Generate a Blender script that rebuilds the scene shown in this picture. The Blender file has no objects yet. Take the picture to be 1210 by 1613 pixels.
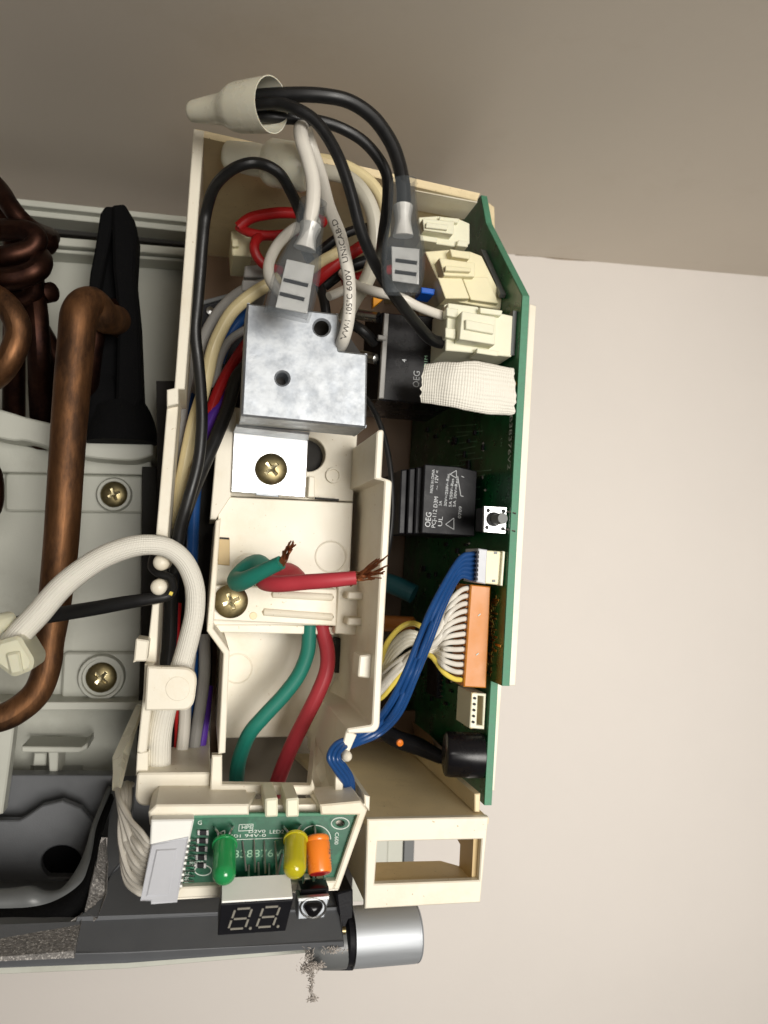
import bpy, bmesh, math, random
from mathutils import Vector, Matrix, noise
from mathutils.geometry import tessellate_polygon
random.seed(7)
SC = bpy.context.scene
COL = SC.collection
V = Vector

# ------------------------------------------------------------------ camera, world, lamps, exposure
YAW, PITCH, ROLL, FPX = 12.6, 4.0, 3.2, 1255.0
def cam_axes():
    y, p, r = map(math.radians, (YAW, PITCH, ROLL))
    fwd = V((math.sin(y)*math.cos(p), math.cos(y)*math.cos(p), math.sin(p)))
    right = V((math.cos(y), -math.sin(y), 0)); up = right.cross(fwd)
    c, s = math.cos(r), math.sin(r)
    return c*right + s*up, c*up - s*right, fwd
CR, CU, CF = cam_axes()
cam = bpy.data.cameras.new('camera'); cam_o = bpy.data.objects.new('camera', cam); COL.objects.link(cam_o)
m = Matrix((CR, CU, -CF)).transposed().to_4x4(); cam_o.matrix_world = m
cam.sensor_fit = 'VERTICAL'; cam.sensor_height = 36.0; cam.lens = FPX/1613*36
cam.clip_start = 0.01; cam.clip_end = 20
cam.dof.use_dof = True; cam.dof.focus_distance = 0.345; cam.dof.aperture_fstop = 14
SC.camera = cam_o
w = bpy.data.worlds.new('World'); SC.world = w; w.use_nodes = True
w.node_tree.nodes['Background'].inputs[0].default_value = (1.0, 0.93, 0.84, 1)
w.node_tree.nodes['Background'].inputs[1].default_value = 0.10
def area(name, loc, target, size, watts, color):
    l = bpy.data.lights.new(name, 'AREA'); l.shape = 'DISK'; l.size = size; l.energy = watts; l.color = color
    o = bpy.data.objects.new(name, l); COL.objects.link(o); o.location = loc
    o.rotation_euler = (V(target)-V(loc)).to_track_quat('-Z', 'Y').to_euler(); return o
sp = bpy.data.lights.new('room_lamp', 'SPOT'); sp.energy = 146; sp.color = (1.0, 0.96, 0.90); sp.spot_size = math.radians(54); sp.spot_blend = 1.0; sp.shadow_soft_size = 0.40  # main lamp; soft cone shaped so the left side falls dark
sp_o = bpy.data.objects.new('room_lamp', sp); COL.objects.link(sp_o); sp_o.location = (0.44, -1.08, -0.03)
sp_o.rotation_euler = (V((0.245, 0.55, -0.07))-sp_o.location).to_track_quat('-Z', 'Y').to_euler()
area('camera_fill', (0.03, -0.03, 0.03), (0.06, 0.45, -0.02), 0.03, 0.08, (1.0, 0.96, 0.9))  # unseen fill lamp added at the camera to lift the interior
SC.view_settings.view_transform = 'Standard'; SC.view_settings.look = 'None'
SC.view_settings.exposure = 0.0; SC.view_settings.gamma = 1.0

# ------------------------------------------------------------------ pixel of the photograph + real depth (cm) -> point in metres
def ray(px, py): return CF + (px-605.0)/FPX*CR - (py-806.5)/FPX*CU
def W(px, py, Y): d = ray(px, py); return d*(Y*0.01/d.y)
def WX(px, py, X): d = ray(px, py); return d*(X/d.x)
def WZ(px, py, Z): d = ray(px, py); return d*(Z/d.z)
def mm(px, Y): return px*Y*0.01/FPX        # a length in px at depth Y, in metres

# ------------------------------------------------------------------ materials
def lin(c):
    f = lambda v: (v/255)/12.92 if v <= 10 else (((v/255)+0.055)/1.055)**2.4
    return tuple(f(v) for v in c)
MATS = {}
def mat(name, srgb, rough=0.45, metal=0.0, var=0.06, vscale=60, bump=0.0, bscale=900, spec=0.5, trans=0.0, sss=0.0, c2=None, c2scale=40, c2lo=.5, c2hi=.62, aniso=None, alpha=None, coat=0, specks=None):
    M = bpy.data.materials.new(name); M.use_nodes = True; nt = M.node_tree; N = nt.nodes; L = nt.links
    b = N['Principled BSDF']; c = lin(srgb)
    tc = N.new('ShaderNodeTexCoord'); mp = N.new('ShaderNodeMapping'); L.new(tc.outputs['Object'], mp.inputs[0])
    if aniso: mp.inputs['Scale'].default_value = aniso
    n1 = N.new('ShaderNodeTexNoise'); n1.inputs['Scale'].default_value = vscale; n1.inputs['Detail'].default_value = 6; n1.inputs['Roughness'].default_value = .65
    L.new(mp.outputs[0], n1.inputs[0])
    r = N.new('ShaderNodeValToRGB'); r.color_ramp.elements[0].position = .3; r.color_ramp.elements[1].position = .7
    r.color_ramp.elements[0].color = (*[v*(1-var) for v in c], 1); r.color_ramp.elements[1].color = (*[min(1, v*(1+var)) for v in c], 1)
    L.new(n1.outputs[0], r.inputs[0]); out = r.outputs[0]
    if c2:
        n2 = N.new('ShaderNodeTexNoise'); n2.inputs['Scale'].default_value = c2scale; n2.inputs['Detail'].default_value = 8; n2.inputs['Roughness'].default_value = .7
        L.new(mp.outputs[0], n2.inputs[0])
        r2 = N.new('ShaderNodeValToRGB'); r2.color_ramp.elements[0].position = c2lo; r2.color_ramp.elements[1].position = c2hi
        L.new(n2.outputs[0], r2.inputs[0])
        mx = N.new('ShaderNodeMixRGB'); L.new(r2.outputs[0], mx.inputs[0]); L.new(out, mx.inputs[1]); mx.inputs[2].default_value = (*lin(c2), 1); out = mx.outputs[0]
    if specks:
        n4 = N.new('ShaderNodeTexNoise'); n4.inputs['Scale'].default_value = specks[1]; n4.inputs['Detail'].default_value = 3
        L.new(mp.outputs[0], n4.inputs[0])
        r4 = N.new('ShaderNodeValToRGB'); r4.color_ramp.elements[0].position = specks[2]; r4.color_ramp.elements[1].position = specks[2]+.05
        L.new(n4.outputs[0], r4.inputs[0])
        m4 = N.new('ShaderNodeMixRGB'); L.new(r4.outputs[0], m4.inputs[0]); L.new(out, m4.inputs[1]); m4.inputs[2].default_value = (*lin(specks[0]), 1); out = m4.outputs[0]
    L.new(out, b.inputs['Base Color'])
    b.inputs['Roughness'].default_value = rough; b.inputs['Metallic'].default_value = metal
    rr = N.new('ShaderNodeMapRange'); rr.inputs[1].default_value = .3; rr.inputs[2].default_value = .7; rr.inputs[3].default_value = max(0.02, rough-.07); rr.inputs[4].default_value = min(1, rough+.1)
    L.new(n1.outputs[0], rr.inputs[0]); L.new(rr.outputs[0], b.inputs['Roughness'])
    b.inputs['Specular IOR Level'].default_value = spec; b.inputs['Transmission Weight'].default_value = trans
    b.inputs['Coat Weight'].default_value = coat
    if sss: b.inputs['Subsurface Weight'].default_value = sss; b.inputs['Subsurface Radius'].default_value = (.002, .0015, .001)
    if bump:
        n3 = N.new('ShaderNodeTexNoise'); n3.inputs['Scale'].default_value = bscale; n3.inputs['Detail'].default_value = 4
        L.new(mp.outputs[0], n3.inputs[0])
        bp = N.new('ShaderNodeBump'); bp.inputs['Strength'].default_value = bump; bp.inputs['Distance'].default_value = 0.0006
        L.new(n3.outputs[0], bp.inputs['Height']); L.new(bp.outputs[0], b.inputs['Normal'])
    if alpha is not None:
        tr = N.new('ShaderNodeBsdfTransparent'); ms = N.new('ShaderNodeMixShader'); ms.inputs[0].default_value = alpha
        L.new(tr.outputs[0], ms.inputs[1]); L.new(b.outputs[0], ms.inputs[2]); L.new(ms.outputs[0], N['Material Output'].inputs[0])
    MATS[name] = M; return M
wall_m = mat('wall_paint', (210, 204, 198), .75, var=.025, vscale=4, bump=.16, bscale=260, spec=.2)
ceil_m = mat('ceiling_paint', (224, 215, 202), .8, var=.02, vscale=8, bump=.1, bscale=300, spec=.15, c2=(214, 203, 187), c2scale=9, c2lo=.56, c2hi=.85)
dark_line_m = mat('dirty_joint', (90, 74, 58), .9, var=.3, vscale=200)
cream = mat('cream_plastic', (230, 223, 205), .42, var=.03, vscale=30, bump=.06, bscale=1800, c2=(218, 205, 178), c2scale=26, c2lo=.5, c2hi=.78, specks=((186, 168, 134), 620, .70))
cream_old = mat('cream_plastic_dusty', (226, 208, 168), .5, var=.05, vscale=60, bump=.1, bscale=1500, c2=(202, 182, 142), c2scale=40, c2lo=.55, c2hi=.8, specks=((160, 138, 104), 800, .68))
tan = mat('shaded_face_tan', (196, 170, 120), .5, var=.05, vscale=40)  # tan puts shade into the recessed and inward faces of pale parts
brown = mat('shade_brown_panel', (96, 70, 42), .5, var=.05, vscale=40)  # cream plastic darkened to brown so the box interior reads as shaded
ivory = mat('ivory_nylon', (226, 224, 200), .42, var=.03, vscale=80, sss=.15)
ivory_y = mat('ivory_nylon_aged', (228, 220, 184), .42, var=.04, vscale=80, sss=.15)
white_pl = mat('white_nylon', (232, 232, 226), .4, var=.02)
bluegrey = mat('pale_grey_nylon', (190, 192, 198), .4, var=.03)
chassis_m = mat('grey_white_plastic', (190, 191, 180), .45, var=.04, vscale=20, bump=.08, bscale=1200, c2=(166, 165, 152), c2scale=14, c2lo=.55, c2hi=.8)
darkgrey = mat('dark_grey_plastic', (94, 96, 99), .42, var=.06, vscale=50, bump=.12, bscale=1800, c2=(100, 100, 100), c2scale=60, c2lo=.6, c2hi=.8)
rim_m = mat('grey_rim_plastic', (98, 100, 100), .38, var=.06, vscale=40)
blackfoam = mat('black_foam', (12, 12, 13), .9, var=.25, vscale=300, bump=.5, bscale=700, spec=.12)
greyfoam = mat('grey_speckled_foam', (120, 117, 114), .9, var=.45, vscale=700, bump=.9, bscale=900, c2=(196, 192, 186), c2scale=950, c2lo=.54, c2hi=.62)
copper = mat('tarnished_copper', (128, 90, 60), .5, .88, var=.3, vscale=70, bump=.12, bscale=420, c2=(80, 58, 43), c2scale=60, c2lo=.42, c2hi=.62, aniso=(1.6, 1.6, .5))
copper_d = mat('dark_oxidised_copper', (76, 50, 39), .46, 1.0, var=.3, vscale=60, c2=(44, 30, 28), c2scale=40, c2lo=.4, c2hi=.65)
strand_m = mat('copper_strand', (156, 100, 66), .36, .9, var=.25, vscale=300)
zinc = mat('galvanised_steel', (184, 188, 192), .58, 1.0, var=.12, vscale=130, bump=.12, bscale=420, c2=(166, 171, 177), c2scale=170, c2lo=.42, c2hi=.6)
zinc_b = mat('bright_steel', (228, 230, 230), .34, .9, var=.03, vscale=60)
alu = mat('motor_can', (184, 188, 192), .55, .7, var=.04, vscale=40, aniso=(.3, 4, 4))
brass = mat('yellow_zinc', (142, 130, 96), .40, 1.0, var=.14, vscale=250, c2=(122, 112, 84), c2scale=260, c2lo=.5, c2hi=.66)
brass_l = mat('screw_recess', (206, 194, 156), .26, 1.0, var=.1, vscale=400)
tplate = mat('tin_plated_terminal', (226, 226, 222), .4, .45, var=.06, vscale=300)
tin = mat('tinned_lead', (190, 190, 188), .3, 1.0, var=.05)
blk = mat('black_wire', (17, 17, 18), .42, var=.15, vscale=120, spec=.5)
blk_pl = mat('black_plastic', (22, 22, 26), .45, var=.15, vscale=80, bump=.1, bscale=900, spec=.22)
blk_gl = mat('black_gloss', (15, 14, 17), .24, var=.1, spec=.3)
dark_ins = mat('recess_shade', (34, 31, 27), .7, var=.1)  # near-black stands in for shade in holes, slits, grooves and deep backs
white_w = mat('white_wire', (218, 213, 202), .38, var=.03, vscale=80)
offw = mat('offwhite_wire', (212, 207, 190), .4, var=.04, vscale=80)
cream_w = mat('cream_wire', (222, 206, 160), .4, var=.04, vscale=80)
grey_w = mat('grey_wire', (150, 148, 144), .4, var=.05)
red_w = mat('red_wire', (172, 28, 30), .38, var=.08)
blue_w = mat('blue_wire', (22, 66, 120), .36, var=.08)
purple_w = mat('purple_wire', (84, 42, 150), .4, var=.06)
yellow_w = mat('yellow_wire', (226, 204, 92), .4, var=.05)
teal_w = mat('green_insulation', (24, 116, 100), .48, var=.06, vscale=80)
rose_w = mat('red_insulation', (176, 52, 62), .48, var=.07, vscale=80)
teal_d = mat('dark_teal_sleeve', (8, 58, 64), .5, var=.1)
pcb_m = mat('green_solder_mask', (16, 96, 54), .3, var=.2, vscale=90, c2=(10, 72, 40), c2scale=60, c2lo=.45, c2hi=.6, spec=.5)
pcb_edge = mat('board_edge', (76, 132, 104), .6, var=.15, vscale=500)
pcb_d = mat('display_board_mask', (14, 84, 58), .32, var=.12, vscale=200, c2=(24, 102, 72), c2scale=160, c2lo=.5, c2hi=.6)
silk = mat('white_print', (214, 222, 214), .6, var=.02)
silk_g = mat('pale_green_print', (142, 182, 152), .6, var=.05)
ink = mat('dark_print', (58, 52, 48), .6, var=.05)
relay_print = mat('relay_print', (205, 208, 210), .6, var=.04)
gold = mat('gold_pad', (170, 140, 70), .3, .9, var=.15)
org = mat('orange_nylon', (198, 124, 44), .42, var=.04, vscale=60)
org_c = mat('orange_film', (236, 128, 40), .25, var=.05, spec=.6)
org_dark = mat('brown_ceramic', (140, 82, 30), .4, var=.08)
led_g = mat('green_lens', (44, 164, 92), .14, var=.05, trans=.32, sss=.2, spec=.6)
led_y = mat('yellow_lens', (212, 200, 40), .14, var=.05, trans=.32, sss=.2, spec=.6)
seg_off = mat('unlit_segment', (138, 134, 124), .5, var=.04)
sleeve_m = mat('clear_grey_vinyl', (94, 100, 104), .16, var=.05, spec=.7, alpha=.22)
sleeve_f = mat('clear_vinyl_face', (150, 152, 152), .12, var=.05, spec=.7, alpha=.28)
natural = mat('natural_nylon', (222, 218, 198), .28, var=.03, sss=.3, spec=.5)
lint_m = mat('grey_lint', (176, 168, 160), .95, var=.3, vscale=600)
tiedye = mat('natural_clamp', (206, 204, 180), .35, var=.04, sss=.3)
blue_bit = mat('blue_nylon', (30, 92, 190), .4)
amber = mat('amber_film', (226, 150, 20), .3, var=.08)

def weave(name, srgb, sx, sy, depth):
    M = mat(name, srgb, .6, var=.03, spec=.35); nt = M.node_tree; N = nt.nodes; L = nt.links
    uv = N.new('ShaderNodeUVMap'); uv.uv_map = 'UVMap'
    sep = N.new('ShaderNodeSeparateXYZ'); L.new(uv.outputs[0], sep.inputs[0])
    outs = []
    for k, s in ((0, sx), (1, sy)):
        mu = N.new('ShaderNodeMath'); mu.operation = 'MULTIPLY'; L.new(sep.outputs[k], mu.inputs[0]); mu.inputs[1].default_value = s*2*math.pi
        outs.append(mu)
    ad = N.new('ShaderNodeMath'); ad.operation = 'ADD'; L.new(outs[0].outputs[0], ad.inputs[0]); L.new(outs[1].outputs[0], ad.inputs[1])
    sb = N.new('ShaderNodeMath'); sb.operation = 'SUBTRACT'; L.new(outs[0].outputs[0], sb.inputs[0]); L.new(outs[1].outputs[0], sb.inputs[1])
    s1 = N.new('ShaderNodeMath'); s1.operation = 'SINE'; L.new(ad.outputs[0], s1.inputs[0])
    s2 = N.new('ShaderNodeMath'); s2.operation = 'SINE'; L.new(sb.outputs[0], s2.inputs[0])
    mx = N.new('ShaderNodeMath'); mx.operation = 'MULTIPLY'; L.new(s1.outputs[0], mx.inputs[0]); L.new(s2.outputs[0], mx.inputs[1])
    bp = N.new('ShaderNodeBump'); bp.inputs['Strength'].default_value = .55; bp.inputs['Distance'].default_value = depth
    L.new(mx.outputs[0], bp.inputs['Height']); L.new(bp.outputs[0], N['Principled BSDF'].inputs['Normal'])
    return M
braid_m = weave('white_braid', (230, 226, 214), 14, 90, .0003)
cloth_m = weave('woven_glass_cloth', (230, 226, 214), 17, 46, .0003)

# ------------------------------------------------------------------ objects: things (top level), parts and sub-parts
ORI = {}
def tag(o, label=None, cat=None, group=None, kind=None):
    if label: o['label'] = label
    if cat: o['category'] = cat
    if group: o['group'] = group
    if kind: o['kind'] = kind
    return o
def thing(name, label, cat, loc, group=None):
    o = bpy.data.objects.new(name, None); COL.objects.link(o); o.location = loc; o.empty_display_size = .01
    ORI[o.name] = V(loc); return tag(o, label, cat, group)
def obj(name, mesh, m, parent=None, label=None, cat=None, group=None, kind=None, smooth=None):
    """mesh = (verts, faces[, uvs per vert]) in world metres"""
    vs, fs = mesh[0], mesh[1]
    if parent is not None: org_ = ORI[parent.name]
    else:
        org_ = sum((V(v) for v in vs), V())/max(1, len(vs))
    me = bpy.data.meshes.new(name); me.from_pydata([tuple(V(v)-org_) for v in vs], [], fs)
    if len(mesh) > 2 and mesh[2]:
        uvl = me.uv_layers.new(name='UVMap')
        for lp in me.loops: uvl.data[lp.index].uv = mesh[2][lp.vertex_index]
    bm = bmesh.new(); bm.from_mesh(me); bmesh.ops.recalc_face_normals(bm, faces=bm.faces); bm.to_mesh(me); bm.free()
    if smooth is None: smooth = len(mesh) > 3 and mesh[3]
    if smooth:
        me.polygons.foreach_set('use_smooth', [True]*len(me.polygons))
        if smooth != 'all': me.set_sharp_from_angle(angle=math.radians(42))
    me.materials.append(m)
    o = bpy.data.objects.new(name, me); COL.objects.link(o)
    if parent is not None: o.parent = parent; ORI[o.name] = org_
    else: o.location = org_; ORI[o.name] = org_
    return tag(o, label, cat, group, kind)
def join(*ms):
    vs, fs, sm = [], [], False
    for a in ms:
        k = len(vs); vs += [V(v) for v in a[0]]; fs += [tuple(i+k for i in f) for f in a[1]]
        sm = sm or (len(a) > 3 and a[3])
    return (vs, fs, None, sm)

# ---- shapes
def slab(pts, vec, bev=.0004, holes=()):
    """polygon (3-D, flat) extruded along vec, front edge chamfered"""
    pts = [V(p) for p in pts]; holes = [[V(p) for p in h] for h in holes]; vec = V(vec)
    n = V()
    for i in range(len(pts)):
        a, b = pts[i], pts[(i+1) % len(pts)]; n += a.cross(b)
    n.normalize()
    if n.dot(vec) > 0: n = -n
    U = (pts[1]-pts[0]).normalized(); U = (U - n*U.dot(n)).normalized(); Wv = n.cross(U); o = pts[0]
    def flat(L_): return [((p-o).dot(U), (p-o).dot(Wv)) for p in L_]
    def area2(L_): return sum(L_[i][0]*L_[(i+1) % len(L_)][1]-L_[(i+1) % len(L_)][0]*L_[i][1] for i in range(len(L_)))
    loops3 = [pts]+holes; vs, fs = [], []
    fr_idx, fr_pts = [], []
    for k, L3 in enumerate(loops3):
        f2 = flat(L3); ar = area2(f2)
        if (ar < 0) != (k > 0): L3 = L3[::-1]; f2 = flat(L3)
        nP = len(L3); ins = []
        for i in range(nP):
            p0, p1, p2 = V(f2[i-1]), V(f2[i]), V(f2[(i+1) % nP])
            d1 = (p1-p0); d2 = (p2-p1)
            d1 = d1.normalized() if d1.length > 1e-9 else V((1, 0)); d2 = d2.normalized() if d2.length > 1e-9 else d1
            n1 = V((-d1.y, d1.x)); n2 = V((-d2.y, d2.x)); s = n1+n2
            s = s/max(.35, s.length_squared)*2 if s.length > 1e-6 else n1
            ins.append(p1+s*bev)
        a0 = len(vs)
        if bev > 0:
            vs += [o+U*q[0]+Wv*q[1] for q in ins]
            vs += [p - n*bev for p in L3]
            vs += [p+vec for p in L3]
            for i in range(nP):
                j = (i+1) % nP
                fs.append((a0+i, a0+nP+i, a0+nP+j, a0+j)); fs.append((a0+nP+i, a0+2*nP+i, a0+2*nP+j, a0+nP+j))
            back = a0+2*nP
        else:
            vs += L3; vs += [p+vec for p in L3]
            for i in range(nP):
                j = (i+1) % nP; fs.append((a0+i, a0+nP+i, a0+nP+j, a0+j))
            back = a0+nP
        fr_idx.append((a0, back, nP)); fr_pts.append([V((q[0], q[1], 0)) for q in (ins if bev > 0 else [V(t) for t in f2])])
    tri = tessellate_polygon(fr_pts); mp = []
    for (a0, back, nP) in fr_idx: mp += [(a0+i, back+i) for i in range(nP)]
    for t in tri:
        fs.append(tuple(mp[i][0] for i in t)); fs.append(tuple(mp[i][1] for i in t)[::-1])
    return (vs, fs, None, False)
def rnd(p, r, n=4):
    """round the corners of a 2-D (pixel) polygon"""
    out = []
    for i in range(len(p)):
        a, b, c = V(p[i-1][:2]), V(p[i][:2]), V(p[(i+1) % len(p)][:2]); rr = p[i][2] if len(p[i]) > 2 else r
        if rr <= 0: out.append(tuple(b)); continue
        d1 = min(rr, (a-b).length*.48); d2 = min(rr, (c-b).length*.48)
        s, e = b+(a-b).normalized()*d1, b+(c-b).normalized()*d2
        for k in range(n+1):
            t = k/n; out.append(tuple(s*(1-t)**2+b*2*t*(1-t)+e*t*t))
    return out
def pl(p, Y, th, bev=.0004, holes=(), r=0):
    """solid whose front outline is p (px) in the upright plane at depth Y, th cm deep"""
    if r: p = rnd(p, r)
    return slab([W(a[0], a[1], Y) for a in p], (0, th*.01, 0), bev, [[W(a[0], a[1], Y) for a in h] for h in holes])
def circ(x, y, r, n=24, ry=None): return [(x+r*math.cos(2*math.pi*i/n), y+(ry or r)*math.sin(2*math.pi*i/n)) for i in range(n)]
def rect(x0, y0, x1, y1): return [(x0, y0), (x1, y0), (x1, y1), (x0, y1)]
def quadslab(a, b, c, d, vec, bev=.0003): return slab([a, b, c, d], vec, bev)
def cr(P, n):
    """Catmull-Rom through tuples"""
    P = [tuple(p) for p in P]
    if len(P) == 2: return [tuple(P[0][k]+(P[1][k]-P[0][k])*t/n for k in range(len(P[0]))) for t in range(n+1)]
    out = []; m_ = len(P)
    for i in range(m_-1):
        p0 = P[max(0, i-1)]; p1 = P[i]; p2 = P[i+1]; p3 = P[min(m_-1, i+2)]
        for s in range(n):
            t = s/n
            out.append(tuple(.5*(2*p1[k]+(p2[k]-p0[k])*t+(2*p0[k]-5*p1[k]+4*p2[k]-p3[k])*t*t+(3*p1[k]-p0[k]-3*p2[k]+p3[k])*t**3) for k in range(len(p1))))
    out.append(P[-1]); return out
def sweep(C, R, sides=12, cap=True, flat=1.0, dome=False):
    """tube along 3-D points C with radii R"""
    n = len(C); T = []
    for i in range(n):
        d = C[min(n-1, i+1)]-C[max(0, i-1)]; T.append(d.normalized() if d.length > 1e-9 else V((0, 0, 1)))
    # start frame: first axis towards the viewer
    nrm = V((0, -1, 0)); nrm = nrm-T[0]*nrm.dot(T[0])
    if nrm.length < .05: nrm = V((1, 0, 0))-T[0]*T[0].x
    nrm.normalize(); vs, fs, uv = [], [], []; s_ = 0.0; F = []
    for i in range(n):
        if i: nrm = nrm-T[i]*nrm.dot(T[i]); nrm.normalize(); s_ += (C[i]-C[i-1]).length
        b = T[i].cross(nrm); F.append((nrm.copy(), b.copy(), s_))
        for k in range(sides+1):
            a = 2*math.pi*k/sides
            vs.append(C[i]+(nrm*math.cos(a)*flat+b*math.sin(a))*R[i]); uv.append((k/sides, s_/.10))
    q = sides+1
    for i in range(n-1):
        for k in range(sides):
            fs.append((i*q+k, i*q+k+1, (i+1)*q+k+1, (i+1)*q+k))
    if cap:
        for e, sgn in ((0, -1), (n-1, 1)):
            c = len(vs); vs.append(C[e]+(T[e]*sgn*R[e]*(.6 if dome else .0))); uv.append((0, 0))
            for k in range(sides): fs.append((e*q+k, e*q+k+1, c))
    return (vs, fs, uv, True), F, T
def weld(ms):
    """close the seam of a swept tube"""
    return ms
def tb(P, r, sides=12, n=6, dome=False, flat=1.0, cap=True):
    """tube from (px, py, depth[, radius px])"""
    Q = cr([(p[0], p[1], p[2], p[3] if len(p) > 3 else r) for p in P], n)
    return sweep([W(a, b, c) for a, b, c, d in Q], [mm(d, c) for a, b, c, d in Q], sides, cap, flat, dome)[0]
def wire(name, label, cat, P, r, m, group=None, parent=None, sides=12, n=6, dome=False, flat=1.0):
    return obj(name, tb(P, r, sides, n, dome, flat), m, parent, label, cat, group, smooth=True)
def lathe(o, axis, prof, seg=28, ref=None, cap=True):
    o = V(o); a = V(axis).normalized(); u = V(ref) if ref else (V((0, 0, 1)) if abs(a.z) < .9 else V((1, 0, 0)))
    u = (u-a*u.dot(a)).normalized(); b = a.cross(u); vs, fs = [], []
    for t, r in prof:
        for k in range(seg):
            q = 2*math.pi*k/seg; vs.append(o+a*t+(u*math.cos(q)+b*math.sin(q))*r)
    for i in range(len(prof)-1):
        for k in range(seg):
            j = (k+1) % seg; fs.append((i*seg+k, i*seg+j, (i+1)*seg+j, (i+1)*seg+k))
    if cap and prof[0][1] > 1e-6: fs.append(tuple(range(seg))[::-1])
    if cap and prof[-1][1] > 1e-6: fs.append(tuple((len(prof)-1)*seg+k for k in range(seg)))
    return (vs, fs, None, True)
def bar(a, b, w_, h_, up=(0, 0, 1)):
    """box from a to b"""
    a, b = V(a), V(b); d = (b-a).normalized(); u = V(up); u = (u-d*u.dot(d)).normalized(); s = d.cross(u)
    p = [a-s*w_/2-u*h_/2, a+s*w_/2-u*h_/2, a+s*w_/2+u*h_/2, a-s*w_/2+u*h_/2]
    return slab(p, b-a, min(w_, h_)*.12)
def screw(parent, px, py, Y, rpx, turn=.3):
    """pan head with a pressed cross recess"""
    r = mm(rpx, Y); c = W(px, py, Y); n = 58; head, rec = ([], []), ([], []); idx = {}
    def inside(x, z):
        u, v = abs(x*math.cos(turn)+z*math.sin(turn)), abs(-x*math.sin(turn)+z*math.cos(turn))
        return (u < .105 and v < .50) or (v < .105 and u < .50) or u+v < .27
    def h(x, z):
        q = min(1, math.hypot(x, z)); y = .40*math.sqrt(max(0, 1-(q*.97)**2))
        if inside(x, z): y -= .34*(1-.55*q/.5)
        return y
    for i in range(n):
        for k in range(n):
            x0, z0, x1, z1 = (-1+2*i/n, -1+2*k/n, -1+2*(i+1)/n, -1+2*(k+1)/n)
            cs_ = [(x0, z0), (x1, z0), (x1, z1), (x0, z1)]
            if min(math.hypot(*p) for p in cs_) > 1: continue
            f = []
            isr = sum(inside(*p) for p in cs_) >= 1
            dst = rec if isr else head
            for (x, z) in cs_:
                q = math.hypot(x, z)
                if q > 1: x, z = x/q, z/q
                key = (isr, round(x, 5), round(z, 5))
                if key not in idx: idx[key] = len(dst[0]); dst[0].append(c+V((x*r, -h(x, z)*r, z*r)))
                f.append(idx[key])
            if len(set(f)) > 2: dst[1].append(tuple(dict.fromkeys(f)))
    o = obj('screw', join((head[0], head[1]), lathe(c, (0, 1, 0), [(-r*.10, r*.995), (r*.1, r)], 48, cap=False)), brass, parent, smooth=True)
    obj('driver_recess', (rec[0], rec[1], None, False), brass_l, o); return o

TEXTS = []
def text(s, m, parent, o, u, v, h, width=None, align='LEFT', wrap=None, name='printing', off=.00006):
    TEXTS.append((s, m, parent, V(o), V(u).normalized(), V(v).normalized(), h, width, align, wrap, name, off))
def flush_texts():
    made = []
    for t in TEXTS:
        c = bpy.data.curves.new('print_source', 'FONT'); c.body = t[0]; c.align_x = t[8]; c.resolution_u = 3
        o = bpy.data.objects.new('print_source', c); COL.objects.link(o); made.append(o)
    bpy.context.view_layer.update(); dg = bpy.context.evaluated_depsgraph_get(); mesh = []
    for o in made:
        e = o.evaluated_get(dg).to_mesh(); mesh.append(([v.co.copy() for v in e.vertices], [tuple(p.vertices) for p in e.polygons])); o.evaluated_get(dg).to_mesh_clear()
    for o in made:
        c = o.data; bpy.data.objects.remove(o); bpy.data.curves.remove(c)
    for t, (vs, fs) in zip(TEXTS, mesh):
        s, m, parent, o, u, v, h, width, align, wrap, name, off = t
        if not vs: continue
        k = h/.69; x0 = min(p.x for p in vs); x1 = max(p.x for p in vs); kx = k if not width else width/(x1-x0)
        nrm = u.cross(v).normalized()
        if wrap: P = [wrap(p.x*kx, p.y*k) for p in vs]
        else: P = [o+u*(p.x*kx)+v*(p.y*k)+nrm*off for p in vs]
        me = bpy.data.meshes.new(name); og = ORI[parent.name]; me.from_pydata([tuple(p-og) for p in P], [], fs); me.materials.append(m)
        ob = bpy.data.objects.new(name, me); COL.objects.link(ob); ob.parent = parent
X_, Y_, Z_ = V((1, 0, 0)), V((0, 1, 0)), V((0, 0, 1))

# ================================================================== THE SETTING
YW = 56.0
zc = W(1000, 419, YW).z
def sheet(name, pts, m, vec): return obj(name, slab(pts, vec, 0), m, kind='structure')
yw = YW*.01
c1, c2_ = W(810, 401, YW), W(1210, 436, YW); slope = (c2_.z-c1.z)/(c2_.x-c1.x)
zl = lambda x: c1.z+slope*(x-c1.x)
sheet('wall', [(-2, yw, -2), (2, yw, -2), (2, yw, zl(2)), (-2, yw, zl(-2))], wall_m, (0, .05, 0))
sheet('ceiling', [(-2, -2.0, zl(-2)), (2, -2.0, zl(2)), (2, yw+.05, zl(2)), (-2, yw+.05, zl(-2))], ceil_m, (0, 0, .05))
rs = random.Random(3)

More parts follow.
